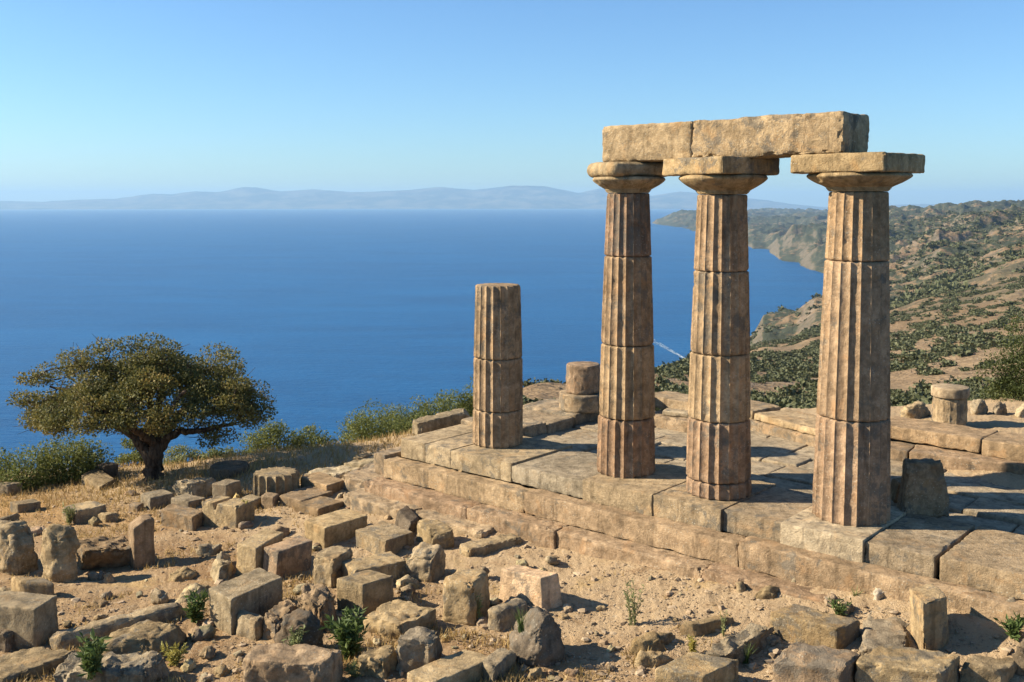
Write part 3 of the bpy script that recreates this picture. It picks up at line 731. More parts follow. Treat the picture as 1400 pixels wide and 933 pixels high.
def big_oak():
    base = G(210, 657); d = base[1]; s = d / F
    root = empty('oak_tree', base, 'lone spreading oak tree with olive and rust leaves at the cliff edge', 'tree')
    rng = np.random.default_rng(21)
    def pt(px, py, y=0.): return np.array([(px - 210) * s, y, (657 - py) * s])
    limbs = []
    def limb(pts, r0, r1, n=10):
        pts = np.array(pts); tt = np.linspace(0, 1, len(pts)); q = np.linspace(0, 1, n)
        sm = np.stack([np.interp(q, tt, pts[:, i]) for i in range(3)], -1); sm[1:-1] = (sm[:-2] + 2 * sm[1:-1] + sm[2:]) / 4
        sm[1:-1] += rng.normal(size=(n - 2, 3)) * .025
        limbs.append((sm, np.linspace(r0, r1, n))); return sm
    limb([pt(210, 668), pt(210, 655), pt(211, 640), pt(212, 622), pt(212, 606)], .21, .14, 14)
    limbs[0][1][:4] = [.30, .225, .18, .165]
    limb([pt(209, 632), pt(200, 612), pt(188, 597), pt(172, 583), pt(150, 572), pt(110, 560, .3)], .145, .045, 14)
    limb([pt(213, 620), pt(214, 598), pt(216, 575), pt(220, 540, .2), pt(222, 500, .3)], .14, .04, 14)
    limb([pt(216, 615), pt(232, 596), pt(250, 586), pt(285, 580, -.3), pt(330, 572, -.4)], .12, .03, 14)
    limb([pt(200, 610), pt(195, 585, .5), pt(185, 555, .9), pt(170, 520, 1.2)], .12, .03, 12)
    limb([pt(213, 605), pt(205, 580, -.5), pt(190, 555, -1.0), pt(160, 530, -1.3)], .11, .03, 12)
    limb([pt(216, 595), pt(240, 570, .6), pt(270, 545, 1.1), pt(300, 520, 1.3)], .11, .03, 12)
    limb([pt(216, 590), pt(236, 565, -.6), pt(262, 540, -1.1), pt(285, 515, -1.2)], .10, .03, 12)
    limb([pt(180, 588), pt(150, 560), pt(110, 535), pt(70, 525)], .09, .02, 12)
    nodes = np.vstack([l[0] for l in limbs[1:]]); 
    # crown clumps inside a flattened, uneven dome
    C = []
    while len(C) < 230:
        th = rng.uniform(0, 2 * math.pi); rho = math.sqrt(rng.uniform(0, 1))
        x = rho * math.cos(th); y = rho * math.sin(th) * 1.9
        X_ = x * (156 if x < 0 else 146)
        lump = 1 + .16 * float(perlin(np.array([[math.cos(th) * 1.6 + 3, math.sin(th) * 1.6, 1.7]]))[0])
        X_ *= lump; y *= lump
        top = 472 + 78 * rho**2.2 + (6 if x < 0 else 2); bot = 556 + 12 * rho + (-6 * x)
        q = rng.uniform(0, 1)**.65
        py = bot + (top - bot) * q
        if abs(X_) < 30 and py > 560: continue
        C.append(pt(210 + X_, py, y))
    C += [pt(px, py, rng.uniform(-.6, .6)) for px, py in ((360, 562), (350, 570), (335, 560), (368, 558), (300, 592), (290, 598), (315, 588), (275, 590), (34, 545), (40, 538), (45, 552), (50, 568), (62, 574), (45, 562), (80, 572), (330, 500), (340, 512), (335, 525), (140, 470), (210, 464), (180, 466), (240, 468), (290, 482), (120, 480), (100, 488), (80, 498), (60, 508), (45, 520), (110, 495), (140, 482), (90, 510), (160, 475), (320, 492), (345, 535), (310, 485), (70, 520), (130, 500))]
    C = np.array(C); order = np.argsort(np.linalg.norm(C - pt(210, 585), axis=1)); C = C[order]
    segs = list(limbs)
    for c in C:
        dd = np.linalg.norm(nodes - c, axis=1) + .25 * np.maximum(0, nodes[:, 2] - c[2]); k = int(np.argmin(dd)); a = nodes[k]; L = np.linalg.norm(c - a)
        m = (a + c) / 2 + rng.normal(size=3) * .08 * L + np.array([0, 0, -.05 * L])
        q = np.linspace(0, 1, 6)[:, None]; path = (1 - q)**2 * a + 2 * q * (1 - q) * m + q**2 * c
        segs.append((path, np.linspace(.012 + .014 * min(L, 1.5), .006, 6))); nodes = np.vstack([nodes, path[2:]])
        for _ in range(3):
            e = c + rng.normal(size=3) * np.array([.2, .2, .13]); segs.append((np.array([path[3], (path[3] + e) / 2 + rng.normal(size=3) * .03, e]), [.007, .005, .003]))
    V, Fq = tubes(segs, 7)
    link('trunk', mesh_np('trunk', V, Fq), BARK, root)
    pts = []
    for c in C:
        n = rng.integers(220, 360); g = rng.normal(size=(n, 3)); g /= np.linalg.norm(g, axis=1)[:, None]
        g *= (rng.uniform(.25, 1, n)**.5)[:, None] * np.array([.30, .30, .17]) * rng.uniform(.75, 1.2); pts.append(c + g)
    V, Fq = leaves(np.vstack(pts), .050, .4, .35, .6)
    link('crown', mesh_np('crown', V, Fq, False), OAKLEAF, root)
big_oak()

def bush(name, px, py, wpx, hpx, label, mat=BUSHLEAF, d=None, n=5000, leaf=.05, group='bushes along the cliff edge', lump=.35, depth=.8, cat='bush', stem=True):
    base = G(px, py) if d is None else at_y(px, py, d)
    s = base[1] / F; a, h = wpx / 2 * s * 1.08, hpx * s * 1.22
    root = empty(name, base, label, cat, group); rng = np.random.default_rng(int(px * 3 + py))
    nc = max(14, int(n / 130)); cs = []
    while len(cs) < nc:
        v = rng.normal(size=3); v /= np.linalg.norm(v); v[2] = abs(v[2]); v *= rng.uniform(.25, 1)**.4
        cs.append(v * np.array([a, a * depth, h]) * (1 + lump * (rng.random() - .6)))
    cs = np.array(cs); per = n // nc; P = []
    rc = .28 * min(a, h) + .05
    for c in cs:
        g = rng.normal(size=(per, 3)); g /= np.linalg.norm(g, axis=1)[:, None]; P.append(c + g * (rng.uniform(.1, 1, per)**.5)[:, None] * rc * np.array([1, 1, .85]))
    P = np.vstack(P); P[:, 2] = np.abs(P[:, 2])
    V, Fq = leaves(P, leaf, .4, .5); link('foliage', mesh_np('foliage', V, Fq, False), mat, root)
    if stem:
        segs = [(np.array([[rng.normal() * .05, rng.normal() * .05, -.15], c * np.array([.4, .4, .4]), c]), [.025, .016, .006]) for c in cs[::3]]
        V, Fq = tubes(segs, 5); link('stems', mesh_np('stems', V, Fq), BARK, root)
    return root
bush('bush', 30, 664, 130, 44, 'low sprawling bush at the left photo edge', n=7000)
bush('bush', 98, 656, 92, 46, 'taller leafy bush between the low left bush and the oak', n=8000)
bush('bush', 183, 636, 36, 34, 'small bush just behind the oak trunk', n=2500, d=22.2)
bush('bush', 252, 638, 60, 22, 'low pale scrub behind the oak, nearer the trunk', mat=SAGELEAF, n=3000, d=22.0)
bush('bush', 300, 634, 46, 17, 'lowest pale scrub between oak and dark round bush', mat=SAGELEAF, n=2000, d=22.0)
bush('bush', 368, 634, 72, 46, 'dark round bush behind the plain dark drum', n=7000, d=24.2)
bush('bush', 420, 632, 66, 42, 'dark bush beside the round one above the fluted drum', n=7000, d=24.4)
bush('bush', 548, 612, 84, 46, 'thick bush between the grey green one and the tall slope bush', n=8000, d=27)
bush('bush', 505, 626, 106, 60, 'big grey green bush next to the platform corner', n=10000, d=24.6)
bush('bush', 560, 612, 60, 30, 'bush showing just above the long rough block', n=6000, d=26)
bush('bush', 600, 598, 80, 46, 'tall bush on the slope left of the broken column', n=7000, d=29, leaf=.06)
bush('bush', 645, 590, 60, 55, 'tall bush partly behind the broken column', n=6000, d=31, leaf=.06)
bush('evergreen_tree', 1404, 564, 100, 98, 'bushy dark evergreen tree at the right photo edge', mat=EVERLEAF, n=16000, d=21.5, leaf=.05, cat='tree', group=None, lump=.5)

# weeds
def weed(px, py, hpx, wpx, label, mat=WEEDLEAF, stems=9, leaf=.06, per=22, z=None, group='green weeds between the stones', spread=1., aspect=.3, grass=False, cat='weed'):
    b = G(px, py) if z is None else at_y(px, py, z)
    s = b[1] / F; h, w = hpx * s, wpx / 2 * s; rng = np.random.default_rng(int(px * 5 + py))
    root = empty('grass_tuft' if grass else 'weed', b, label, cat, group)
    segs, P, A = [], [], []
    for i in range(stems):
        th = rng.uniform(0, 2 * math.pi); rr = math.sqrt(rng.uniform(0, 1)) * w; hh = h * rng.uniform(.5, 1.)
        q = np.linspace(0, 1, 8)[:, None]; tip = np.array([rr * math.cos(th), rr * math.sin(th) * .8, hh])
        path = q * np.array([tip[0] * .5, tip[1] * .5, hh]) * (1 - q) + q * q * tip + np.array([rng.normal() * w * .12, rng.normal() * w * .12, -.03]) * (1 - q)
        segs.append((path, np.linspace(.006, .002, 8)))
        if not grass:
            k = rng.uniform(.15, 1, per); pp = np.stack([np.interp(k, q[:, 0], path[:, j]) for j in range(3)], -1)
            P.append(pp); a = rng.normal(size=(per, 3)); a[:, 2] = np.abs(a[:, 2]) * .5 + .35; A.append(a)
        else:
            P.append(path[:1]); A.append((tip + np.array([0, 0, .02]))[None] / max(h, .01))
    P = np.vstack(P); A = np.vstack(A)
    if grass:
        n = len(P); V = []; 
        for pth, _ in segs:
            sd = rng.normal(size=3); sd[2] = 0; sd = sd / np.linalg.norm(sd) * .006
            for k in range(len(pth) - 1):
                f0, f1 = 1 - k / 8, 1 - (k + 1) / 8
                V += [pth[k] - sd * f0, pth[k] + sd * f0, pth[k + 1] + sd * f1, pth[k + 1] - sd * f1]
        V = np.array(V); link('blades', mesh_np('blades', V, np.arange(len(V)).reshape(-1, 4), False), mat, root)
    else:
        V, Fq = leaves(P, leaf, .4, .5, aspect, A / np.linalg.norm(A, axis=1)[:, None]); link('leaves', mesh_np('leaves', V, Fq, False), mat, root)
        V, Fq = tubes(segs, 5); link('stems', mesh_np('stems', V, Fq), mat, root)
    return root
weed(266, 852, 46, 46, 'leafy green weed left of the big grey block', stems=12, leaf=.10)
weed(125, 924, 58, 62, 'bushy green weed before the dome rock in the lower left', stems=13, leaf=.10, per=30, z=10.3)
weed(240, 908, 34, 50, 'bright yellow green weed right of the dome rock', YELLEAF, stems=14, leaf=.06)
weed(405, 905, 46, 44, 'thin green weed growing before the dark boulder', SAGELEAF, stems=9, leaf=.07)
weed(478, 900, 66, 62, 'dense dark green weed below the cubic block', stems=22, leaf=.10, per=34)
weed(488, 928, 26, 50, 'greyish weed at the bottom edge below the dense green one', SAGELEAF, stems=8, leaf=.07)
weed(866, 856, 66, 40, 'tall spindly weed alone on the open gravel', SAGELEAF, stems=9, leaf=.045, per=34)
weed(989, 870, 44, 14, 'single thin weed stalk by the half buried slab', SAGELEAF, stems=3, leaf=.04, per=26)
weed(947, 893, 26, 20, 'small light green weed below the half buried slab', YELLEAF, stems=8, leaf=.045)
weed(1020, 905, 32, 34, 'dark grass tuft in the pocket of the slanting outcrop', WEEDLEAF, stems=34, grass=True)
weed(712, 860, 32, 32, 'tuft of green grass on top of the knobbly boulder', WEEDLEAF, stems=40, grass=True, z=10.75)
weed(1146, 843, 26, 40, 'low green weed behind the grey topped slab', stems=9, leaf=.06)
weed(1385, 872, 34, 40, 'green weed by the right photo edge near the steps', stems=9, leaf=.08)
weed(96, 716, 28, 26, 'greyish weed at the lit end of the wedge shaped block', SAGELEAF, stems=10, leaf=.07)
weed(655, 848, 44, 14, 'dry thin weed against the round shouldered block', SAGELEAF, stems=5, leaf=.05)
weed(500, 682, 16, 20, 'dark little tuft before the temple corner steps', WEEDLEAF, stems=20, grass=True)
weed(1170, 815, 14, 26, 'low tuft of green near the whitish rock', SAGELEAF, stems=22, grass=True)
weed(336, 715, 36, 16, 'thin upright weed at the dark side of the notched block', YELLEAF, stems=5, leaf=.07)

# dry grass (stuff)
def dry_grass():
    n = 260000
    px = RNG.uniform(-600, 2000, n); d = 1 / RNG.uniform(1 / 22.0, 1 / 9.0, n); x = (px - 700) / F * d; y = d
    rel = np.stack([x - C1[0], y - C1[1]], -1); w = rel @ W_IN[:2]; s = rel @ T[:2]
    m = fbm(np.stack([x, y, 0 * x + 3], -1), .9, 4)
    edge = sstep(5.0, 1.2, np.interp(x, EX, EY) - y) * (x < -1.5)
    prob = np.clip(2.2 * (m - .14), 0, .7) + edge * .9
    keep = (RNG.random(n) < prob) & ((w < E - 1.) | (s < sl - 1.5)) & ~((w > -3.5) & (s > -1) & (RNG.random(n) < .85))
    x, y, edge = x[keep], y[keep], edge[keep]; z = gz(x, y); n = len(x)
    h = RNG.uniform(.04, .11, n) * (1 + .6 * edge); base = np.stack([x, y, z - .01], -1)
    lean = RNG.normal(size=(n, 3)) * .45; lean[:, 2] = 1; lean /= np.linalg.norm(lean, axis=1)[:, None]
    sd = RNG.normal(size=(n, 3)); sd[:, 2] = 0; sd = sd / np.linalg.norm(sd, axis=1)[:, None] * .008
    mid = base + lean * (h * .55)[:, None]; tip = base + lean * h[:, None] + RNG.normal(size=(n, 3)) * .02
    V = np.stack([base - sd, base + sd, mid + sd * .7, tip, mid - sd * .7], 1).reshape(-1, 3)
    Fi = np.arange(n)[:, None] * 5
    Fq = np.vstack([Fi + np.array([[0, 1, 2, 4]]), ])
    Ft = Fi + np.array([[4, 2, 3, 3]])
    me = bpy.data.meshes.new('dry_grass')
    me.from_pydata(V.tolist(), [], Fq.tolist() + Ft[:, :3].tolist()); me.update(); return me
tag(link('dry_grass', dry_grass(), DRYGRASS), 'straw coloured dry grass on the cliff edge and among the stones', 'grass', kind='stuff')

# ------------------------------------------------------------------ hills
DK = np.array([30, 40, 60, 90, 130, 200, 300, 450, 700, 1000, 1300, 1450, 1600, 2000, 2600, 3300, 4000, 5000, 7000, 9500, 14000, 17000], float)
U_ = 700
HC = {
 -900: [700] * 22, 400: [700] * 22,
 480: [650, 622, 618, 630, 680] + [700] * 17,
 560: [640, 612, 596, 604, 640] + [700] * 17,
 640: [640, 605, 575, 553, 560, 630] + [700] * 16,
 740: [640, 605, 578, 548, 526, 545, 640] + [700] * 15,
 830: [640, 605, 578, 552, 532, 520, 545, 640] + [700] * 14,
 878: [640, 605, 579, 554, 537, 519, 515, 545] + [640] * 14,
 886: [640, 605, 580, 555, 539, 518, 508, 530, 600, 600, 600, 600, 600, 600, 600, 600, 600, 600, 340, 306, 300, 300],
 900: [640, 605, 580, 556, 540, 518, 504, 522, 600, 600, 600, 600, 600, 600, 600, 600, 600, 345, 325, 302, 298, 300],
 930: [640, 605, 581, 558, 542, 519, 503, 503, 550, 560, 560, 560, 560, 560, 560, 560, 560, 345, 318, 296, 297, 300],
 960: [640, 605, 582, 560, 545, 520, 502, 486, 500, 530, 530, 530, 500, 500, 500, 500, 480, 345, 313, 294, 296, 300],
 1030: [640, 605, 584, 563, 548, 525, 508, 492, 476, 470, 464, 457, 466, 440, 430, 420, 350, 323, 306, 298, 289, 290],
 1046: [640, 605, 585, 565, 549, 527, 509, 491, 470, 456, 443, 432, 450, 440, 430, 420, 350, 323, 306, 298, 289, 290],
 1066: [640, 605, 585, 565, 549, 527, 509, 491, 469, 454, 440, 428, 447, 440, 425, 364, 338, 322, 305, 298, 289, 290],
 1088: [640, 605, 585, 566, 550, 528, 510, 490, 466, 448, 430, 418, 440, 440, 420, 362, 326, 324, 305, 297, 289, 290],
 1120: [640, 605, 586, 568, 552, 528, 508, 483, 456, 430, 408, 397, 402, 430, 400, 342, 322, 320, 303, 296, 289, 290],
 1215: [640, 610, 588, 570, 552, 527, 500, 470, 435, 402, 376, 366, 358, 336, 310, 298, 304, 302, 297, 293, 289, 290],
 1300: [640, 610, 588, 568, 545, 515, 484, 452, 412, 372, 346, 338, 330, 312, 297, 291, 295, 296, 294, 292, 288, 290],
 1400: [640, 610, 588, 565, 538, 502, 467, 432, 388, 346, 318, 311, 304, 293, 287, 289, 291, 290, 290, 290, 288, 290],
 1600: [640, 610, 585, 555, 525, 490, 450, 410, 360, 315, 292, 287, 282, 276, 272, 276, 280, 286, 285, 288, 288, 290],
 2400: [640, 600, 570, 540, 500, 460, 420, 380, 330, 290, 260, 255, 250, 245, 240, 250, 260, 270, 280, 285, 288, 290]}
hk = sorted(HC); HA = np.array([HC[k] for k in hk], float)
for k in HC: assert len(HC[k]) == 22, (k, len(HC[k]))
LDK = np.log(DK)
def terr(px, d):
    ld = np.log(d); i = np.clip(np.searchsorted(hk, px) - 1, 0, len(hk) - 2); f = (px - np.array(hk)[i]) / (np.array(hk)[i + 1] - np.array(hk)[i])
    j = np.clip(np.searchsorted(LDK, ld) - 1, 0, len(LDK) - 2); g = (ld - LDK[j]) / (LDK[j + 1] - LDK[j])
    f = f * f * (3 - 2 * f) * .5 + f * .5; g = g * g * (3 - 2 * g) * .4 + g * .6
    return (HA[i, j] * (1 - f) + HA[i + 1, j] * f) * (1 - g) + (HA[i, j + 1] * (1 - f) + HA[i + 1, j + 1] * f) * g
def hill_z(x, y):
    px = 700 + F * x / y; yy = terr(px, y)
    v = (yy - Y0) / F; sl_ = (-sp - v * cp) / (cp - v * sp)
    z = HE + sl_ * y
    P = np.stack([x, y, 0 * x], -1)
    a1 = sstep(60, 400, y); a2 = sstep(500, 1500, y)
    Q = np.stack([.8 * x + .6 * y, (-.6 * x + .8 * y) * 2.2, 0 * x], -1)
    land = sstep(-215, -150, z)
    z += a1 * 1.2 * fbm(P, 1 / 25., 3) + a1 * 3.0 * fbm(P, 1 / 80., 3) + land * a2 * (30 * ridged(Q, 1 / 480., 5) - 46) + land * sstep(900, 2200, y) * (11 * ridged(P + 90, 1 / 120., 5) - 8) + land * sstep(2400, 4500, y) * (42 * ridged(P + 300, 1 / 1300., 5) - 12)
    z += .25 * fbm(P, 1 / 6., 3)
    z = np.maximum(z, -235)
    return z - y * y / (2 * RE)
pxh = np.concatenate([np.linspace(-900, 380, 60)[:-1], np.linspace(380, 1560, 760), np.linspace(1560, 2400, 90)[1:]])
dh = np.exp(np.linspace(math.log(30), math.log(17000), 860))
PXh, DH = np.meshgrid(pxh, dh); XH = (PXh - 700) / F * DH
ZH = hill_z(XH.ravel(), DH.ravel())
hm = mesh_np('hillside', np.stack([XH.ravel(), DH.ravel(), ZH], -1), grid_faces(len(dh), len(pxh)))
t = NT('scrub_hillside'); g = t.n('NewGeometry'); p = g.outputs['Position']
sepn = t.n('SeparateXYZ'); t.L(g.outputs['Normal'], sepn.inputs[0])
n1 = t.noise(p, .012, 6, .6); n2 = t.noise(p, .11, 6, .65); n3 = t.noise(p, .035, 7, .7, .6); n5 = t.noise(p, .8, 5, .6)
c = t.mix(t.ramp(n1, .35, .65), (.34, .235, .135), (.43, .315, .19))
c = t.mix(t.ramp(n2, .5, .66, 0, .5), c, (.27, .17, .095))
c = t.mix(t.ramp(n5, .5, .7, 0, .5), c, (.48, .36, .23))
c = t.mix(t.ramp(n3, .56, .66, 0, .6), c, (.36, .31, .245))
rock = t.ramp(t.math('ADD', sepn.outputs[2], t.math('MULTIPLY', t.math('SUBTRACT', n3, .5), .5)), .80, .92, 1, 0)
c = t.mix(t.math('MULTIPLY', rock, .8), c, t.mix(t.ramp(n2, .3, .7), (.17, .14, .105), (.38, .315, .24)))
sy = t.n('SeparateXYZ'); t.L(p, sy.inputs[0])
far = t.ramp(sy.outputs[1], 350, 1100)
sh = t.ramp(t.math('ADD', t.math('ADD', t.math('MULTIPLY', t.noise(p, .06, 8, .75, .3), .6), t.math('MULTIPLY', t.noise(p, .006, 4, .6), .4)), t.ramp(sy.outputs[1], 1200, 3600, 0, .05)), .46, .52)
c = t.mix(t.math('MULTIPLY', t.math('MULTIPLY', sh, far), t.math('SUBTRACT', 1., t.math('MULTIPLY', rock, .6))), c, (.10, .115, .075))
t.bsdf(t.mix(1., c, (.56, .55, .54), 'MULTIPLY'), .97, t.bump(t.math('ADD', n2, t.math('MULTIPLY', n5, .15)), 1.8, .9, t.bump(n3, 9., .8)), .05)
HILL = t.mat
tag(link('hillside', hm, HILL), kind='structure')

# shrubs on the hillside
def shrub_proto(nq, seed, leaf):
    rng = np.random.default_rng(seed); nc = 9; P = []
    cs = rng.normal(size=(nc, 3)) * np.array([.42, .42, .18]); cs[:, 2] = np.abs(cs[:, 2]) + .22
    for c in cs:
        q = rng.normal(size=(nq // nc, 3)); q /= np.linalg.norm(q, axis=1)[:, None]; P.append(c + q * np.array([.38, .38, .32]) * rng.uniform(.6, 1.1))
    P = np.vstack(P); P[:, 2] = np.maximum(P[:, 2], .02)
    global RNG
    keepR = RNG; RNG = rng; V, Fq = leaves(P, leaf, .4, .4, .8); RNG = keepR
    return V, Fq
def visible(px, d, z):
    """is the point above all nearer terrain on its image column"""
    dd = np.exp(np.linspace(math.log(30), 0, 2))
    return True
rs = np.random.default_rng(77)
def sample_shrubs(n, d0, d1, p0, p1, power=1.):
    # even on the ground: density ~ d dd
    d = np.sqrt(rs.uniform(d0**2, d1**2, n)) if power == 2 else np.exp(rs.uniform(math.log(d0), math.log(d1), n))
    px = rs.uniform(p0, p1, n); x = (px - 700) / F * d; z = hill_z(x, d)
    # hidden by nearer ground?
    vis = np.ones(n, bool); ang_ = (z + 1.5 - HE) / d
    for q in np.linspace(.08, .97, 36):
        dq = np.maximum(d * q, 30.5); vis &= ~((hill_z((px - 700) / F * dq, dq) - HE) / dq > ang_ + .002)
    m = fbm(np.stack([x, d, 0 * x], -1), 1 / 45., 4) * .9 + .7 * perlin(np.stack([x, d, 0 * x + 8], -1) / 14.) + .7 * perlin(np.stack([x, d, 0 * x + 3], -1) / 160.)
    field = (px > 700) & (px < 850) & (d > 84) & (d < 128)
    cliff = (px > 1010) & (px < 1135) & (d > 950) & (rs.random(n) < .75)
    keep = ~cliff & vis & (z > ZSEA + 6) & (m + rs.uniform(-.3, .3, n) > .05) & ~field
    return px[keep], x[keep], d[keep], z[keep]
PROT = [shrub_proto(900, 100 + i, .15) for i in range(6)]
pm = [mesh_np('hill_shrub', V, Fq, False) for V, Fq in PROT]
for m_ in pm: m_.materials.append(HILLLEAF)
a = sample_shrubs(1050, 40, 420, 880, 1420); b = sample_shrubs(700, 38, 170, 455, 880)
px_, x_, d_, z_ = [np.concatenate([u, v]) for u, v in zip(a, b)]
sz = rs.uniform(.9, 1.9, len(x_)) * (1 + .0016 * d_) * np.where(px_ < 880, .55, 1); order = np.argsort(-sz / d_)
first = order[:290]
for k, i in enumerate(first):
    o = bpy.data.objects.new('hill_shrub', pm[k % 6]); COL.objects.link(o)
    o.location = (x_[i], d_[i], z_[i] - .1); o.scale = (sz[i] * rs.uniform(.8, 1.2), sz[i] * rs.uniform(.8, 1.2), sz[i] * rs.uniform(.7, 1.05)); o.rotation_euler = (0, 0, rs.uniform(0, 6.28))
    tag(o, 'grey green scrub bush on the hillside beyond the temple', 'shrub', 'scrub bushes on the hillside')
def merge_shrubs(sets, protos):
    Vs, Fs, off = [], [], 0
    for x, y, z, s in sets:
        V, Fq = protos[rs.integers(len(protos))]; th = rs.uniform(0, 6.28); c, sn = math.cos(th), math.sin(th)
        v = V * s * np.array([1, 1, rs.uniform(.65, .95)]); v = np.stack([v[:, 0] * c - v[:, 1] * sn, v[:, 0] * sn + v[:, 1] * c, v[:, 2]], -1) + np.array([x, y, z - .1])
        Vs.append(v); Fs.append(Fq + off); off += len(V)
    return np.vstack(Vs), np.vstack(Fs)
rest = order[290:]
P2 = [shrub_proto(117, 300 + i, .36) for i in range(5)]; P3 = [shrub_proto(27, 400 + i, .75) for i in range(5)]
s1 = [(x_[i], d_[i], z_[i], sz[i]) for i in rest]
pxa, xa, da, za = sample_shrubs(9000, 250, 900, 880, 1480, 2)
s2 = [(xa[i], da[i], za[i], 1.0 + 2.6 * rs.random()**2.2) for i in range(len(xa))]
pxb, xb, db, zb_ = sample_shrubs(22000, 800, 2600, 980, 1480, 2)
s3 = [(xb[i], db[i], zb_[i], 1.6 + 4.5 * rs.random()**2) for i in range(len(xb))]
Va, Fa = merge_shrubs(s1 + s2, P2); Vb, Fb = merge_shrubs(s3, P3)
tag(link('scrub', mesh_np('scrub', np.vstack([Va, Vb]), np.vstack([Fa, Fb + len(Va)]), False), HILLLEAF), 'dark scrub covering the farther hillside', 'scrub', kind='stuff')

# ------------------------------------------------------------------ sea, wake, far mountains
rr = np.exp(np.linspace(math.log(200), math.log(56000), 240)); th = np.linspace(0, 2 * np.pi, 361)[:-1]
V = np.stack([rr[:, None] * np.sin(th), rr[:, None] * np.cos(th), np.repeat((ZSEA - rr**2 / (2 * RE))[:, None], 360, 1)], -1).reshape(-1, 3)
t = NT('sea_water'); p = t.pos()
mp = t.n('Mapping'); mp.inputs['Rotation'].default_value = (0, 0, R(25)); mp.inputs['Scale'].default_value = (1, 3.2, 1); t.L(p, mp.inputs[0])
w1 = t.noise(mp.outputs[0], .03, 6, .65); w2 = t.noise(mp.outputs[0], .0016, 5, .6, .5); w3 = t.noise(mp.outputs[0], .0045, 6, .6, .3)
c = t.mix(t.ramp(t.math('ADD', t.math('MULTIPLY', w2, .6), t.math('MULTIPLY', w3, .4)), .36, .64), (.001, .050, .15), (.0025, .080, .215))
c = t.mix(t.ramp(t.noise(mp.outputs[0], .09, 4, .7), .45, .7, 0, .5), c, (.006, .115, .29))
c = t.mix(t.ramp(t.noise(mp.outputs[0], .012, 7, .75, .4), .5, .68, 0, .3), c, (.001, .043, .13))
b = t.bsdf(c, .33, t.bump(t.math('ADD', w1, t.math('MULTIPLY', t.noise(mp.outputs[0], .12, 3, .6), .35)), 3.0, .8), .22)
SEA = t.mat
tag(link('sea', mesh_np('sea', V, grid_faces(240, 360, True)[:, ::-1]), SEA), kind='structure')

A_, B_ = on_z(893, 466, ZSEA), on_z(937, 491, ZSEA)
dv = B_ - A_; L_ = np.linalg.norm(dv); dv /= L_; nv = np.array([-dv[1], dv[0], 0])
q = np.linspace(-.6, 1, 80); Vw = []
rw = np.random.default_rng(5)
for off0, off1, wd in ((4, .8, .8), (-4, -.8, .8), (0, 0, .7)):
    for k in range(79):
        if rw.random() < .25: continue
        f = lambda x: off0 * (1 - (x + .6) / 1.6) * 1.3 + off1
        for x, sg in ((q[k], -1), (q[k], 1), (q[k + 1], 1), (q[k + 1], -1)):
            P = A_ + dv * x * L_ + nv * (f(x) + sg * wd * (.5 + .5 * rw.random())); Vw.append(P + np.array([0, 0, .25 - (P[1]**2) / (2 * RE)]))
Vw = np.array(Vw)
t = NT('foam'); t.bsdf((.36, .43, .48), .8)
tag(link('boat_wake', mesh_np('boat_wake', Vw, np.arange(len(Vw)).reshape(-1, 4), False), t.mat), 'thin white wake on the sea between two columns', 'wake', kind='stuff')

MO = [(-900, 279), (-500, 276), (-200, 277), (0, 275), (60, 276), (110, 273), (160, 272), (210, 265), (235, 266), (265, 262), (300, 263), (335, 256), (355, 257), (385, 262), (430, 259), (480, 263), (520, 262), (560, 260), (600, 256), (650, 260), (700, 254), (745, 255), (790, 264), (820, 258), (850, 263), (890, 268), (930, 262), (960, 265), (990, 269), (1040, 273), (1080, 279), (1120, 283), (1160, 284), (1200, 281), (1260, 279), (1330, 281), (1400, 282), (1600, 279), (2300, 276)]
mx = np.linspace(-900, 2300, 900); yd = np.concatenate([np.linspace(37000, 42000, 60), np.linspace(42300, 50000, 20)])
MX, MY = np.meshgrid(mx, yd); XM = (MX - 700) / F * 42000
P = np.stack([XM.ravel(), MY.ravel(), 0 * XM.ravel()], -1)
zr = HE + 42000 * (HOR - np.interp(MX.ravel(), [m[0] for m in MO], [m[1] for m in MO])) / F + 42000**2 / (2 * RE)
crest = np.clip(1 - np.abs(MY.ravel() - 42000) / np.where(MY.ravel() < 42000, 4600, 8000), 0, 1)
hgt = (zr - ZSEA)
zz = ZSEA - 25 + (hgt + 25) * (crest**1.15) * (1 + (.5 * ridged(P, 1 / 2400., 5) - .25) * (1 - crest**2)) + 14 * fbm(P, 1 / 500., 3) * crest
V = np.stack([XM.ravel() * MY.ravel() / 42000, MY.ravel(), zz - MY.ravel()**2 / (2 * RE)], -1)
t = NT('far_mountain'); p = t.pos(); n1 = t.noise(p, .0012, 6, .65)
t.bsdf(t.mix(t.ramp(n1, .4, .62), (.01, .02, .03), (.13, .115, .09)), .97, None, .05)
tag(link('mountains', mesh_np('mountains', V, grid_faces(len(yd), 900)), t.mat), kind='structure')

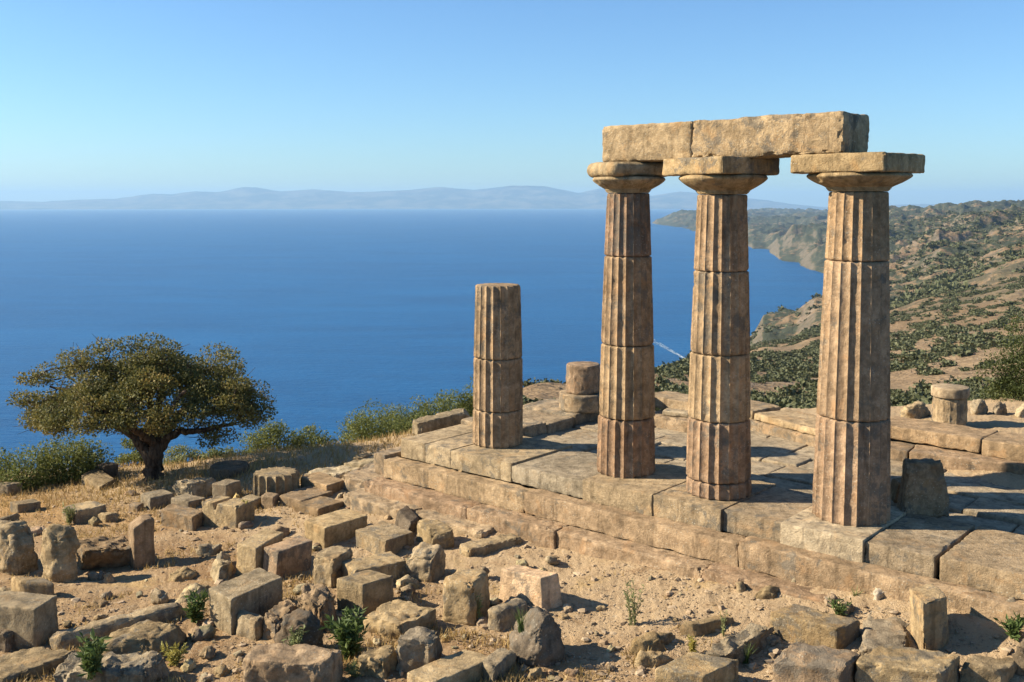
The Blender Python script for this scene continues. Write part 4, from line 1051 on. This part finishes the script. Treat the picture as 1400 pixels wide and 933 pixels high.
# ------------------------------------------------------------------ air
hv = [(x, y, z) for x in (-58000, 58000) for y in (-58000, 58000) for z in (-900, 480)]
me = bpy.data.meshes.new('haze'); me.from_pydata(hv, [], [(0, 1, 3, 2), (4, 6, 7, 5), (0, 4, 5, 1), (2, 3, 7, 6), (0, 2, 6, 4), (1, 5, 7, 3)])
t = NT('air'); v = t.n('VolumePrincipled'); v.inputs['Color'].default_value = (.42, .68, .96, 1); v.inputs['Density'].default_value = 3.5e-5; v.inputs['Anisotropy'].default_value = .1
t.L(v.outputs[0], t.out.inputs['Volume'])
hz = link('haze', me, t.mat); tag(hz, 'pale blue sea haze', 'haze', kind='stuff')

# ------------------------------------------------------------------ light
ELEV = 31.0; SAZ = math.atan2(-1.0, -.06)       # sun stands to the left, a touch on the camera's side
sd = Vector((math.cos(R(ELEV)) * -.999, math.cos(R(ELEV)) * .045, math.sin(R(ELEV))))
sun = bpy.data.lights.new('sun', 'SUN'); sun.energy = 5.0; sun.angle = R(.53); sun.color = (1, .88, .70)
so = bpy.data.objects.new('sun', sun); COL.objects.link(so); so.rotation_euler = sd.to_track_quat('Z', 'Y').to_euler(); so.location = (-20, 0, 30)
wd = bpy.data.worlds.new('World'); scene.world = wd; wd.use_nodes = True; nt = wd.node_tree
sky = nt.nodes.new('ShaderNodeTexSky'); sky.sky_type = 'NISHITA'; sky.sun_disc = False
sky.sun_elevation = R(ELEV); sky.sun_rotation = math.atan2(sd.x, sd.y); sky.altitude = 230; sky.air_density = 1.0; sky.dust_density = .4; sky.ozone_density = 3.0
bg = next(n for n in nt.nodes if n.type == 'BACKGROUND'); bg.inputs['Strength'].default_value = .055
tint = nt.nodes.new('ShaderNodeMix'); tint.data_type = 'RGBA'; tint.blend_type = 'MULTIPLY'; tint.inputs[0].default_value = 1; tint.inputs[7].default_value = (.85, 1.14, 1.39, 1)
nt.links.new(sky.outputs[0], tint.inputs[6]); nt.links.new(tint.outputs[2], bg.inputs['Color'])

cam = bpy.data.cameras.new('camera'); cam.sensor_fit = 'HORIZONTAL'; cam.sensor_width = 36; cam.lens = 36 * F / 1400
cam.shift_y = (Y0 - 466.5) / 1400; cam.clip_start = .2; cam.clip_end = 200000
co = bpy.data.objects.new('camera', cam); COL.objects.link(co); co.location = (0, 0, HE); co.rotation_euler = (R(90) - PITCH, 0, 0)
scene.camera = co
scene.view_settings.view_transform = 'Standard'; scene.view_settings.look = 'None'; scene.view_settings.exposure = 1.2; scene.view_settings.gamma = 1
scene.cycles.use_denoising = True
scene.cycles.max_bounces = 6; scene.cycles.diffuse_bounces = 1; scene.cycles.volume_bounces = 0
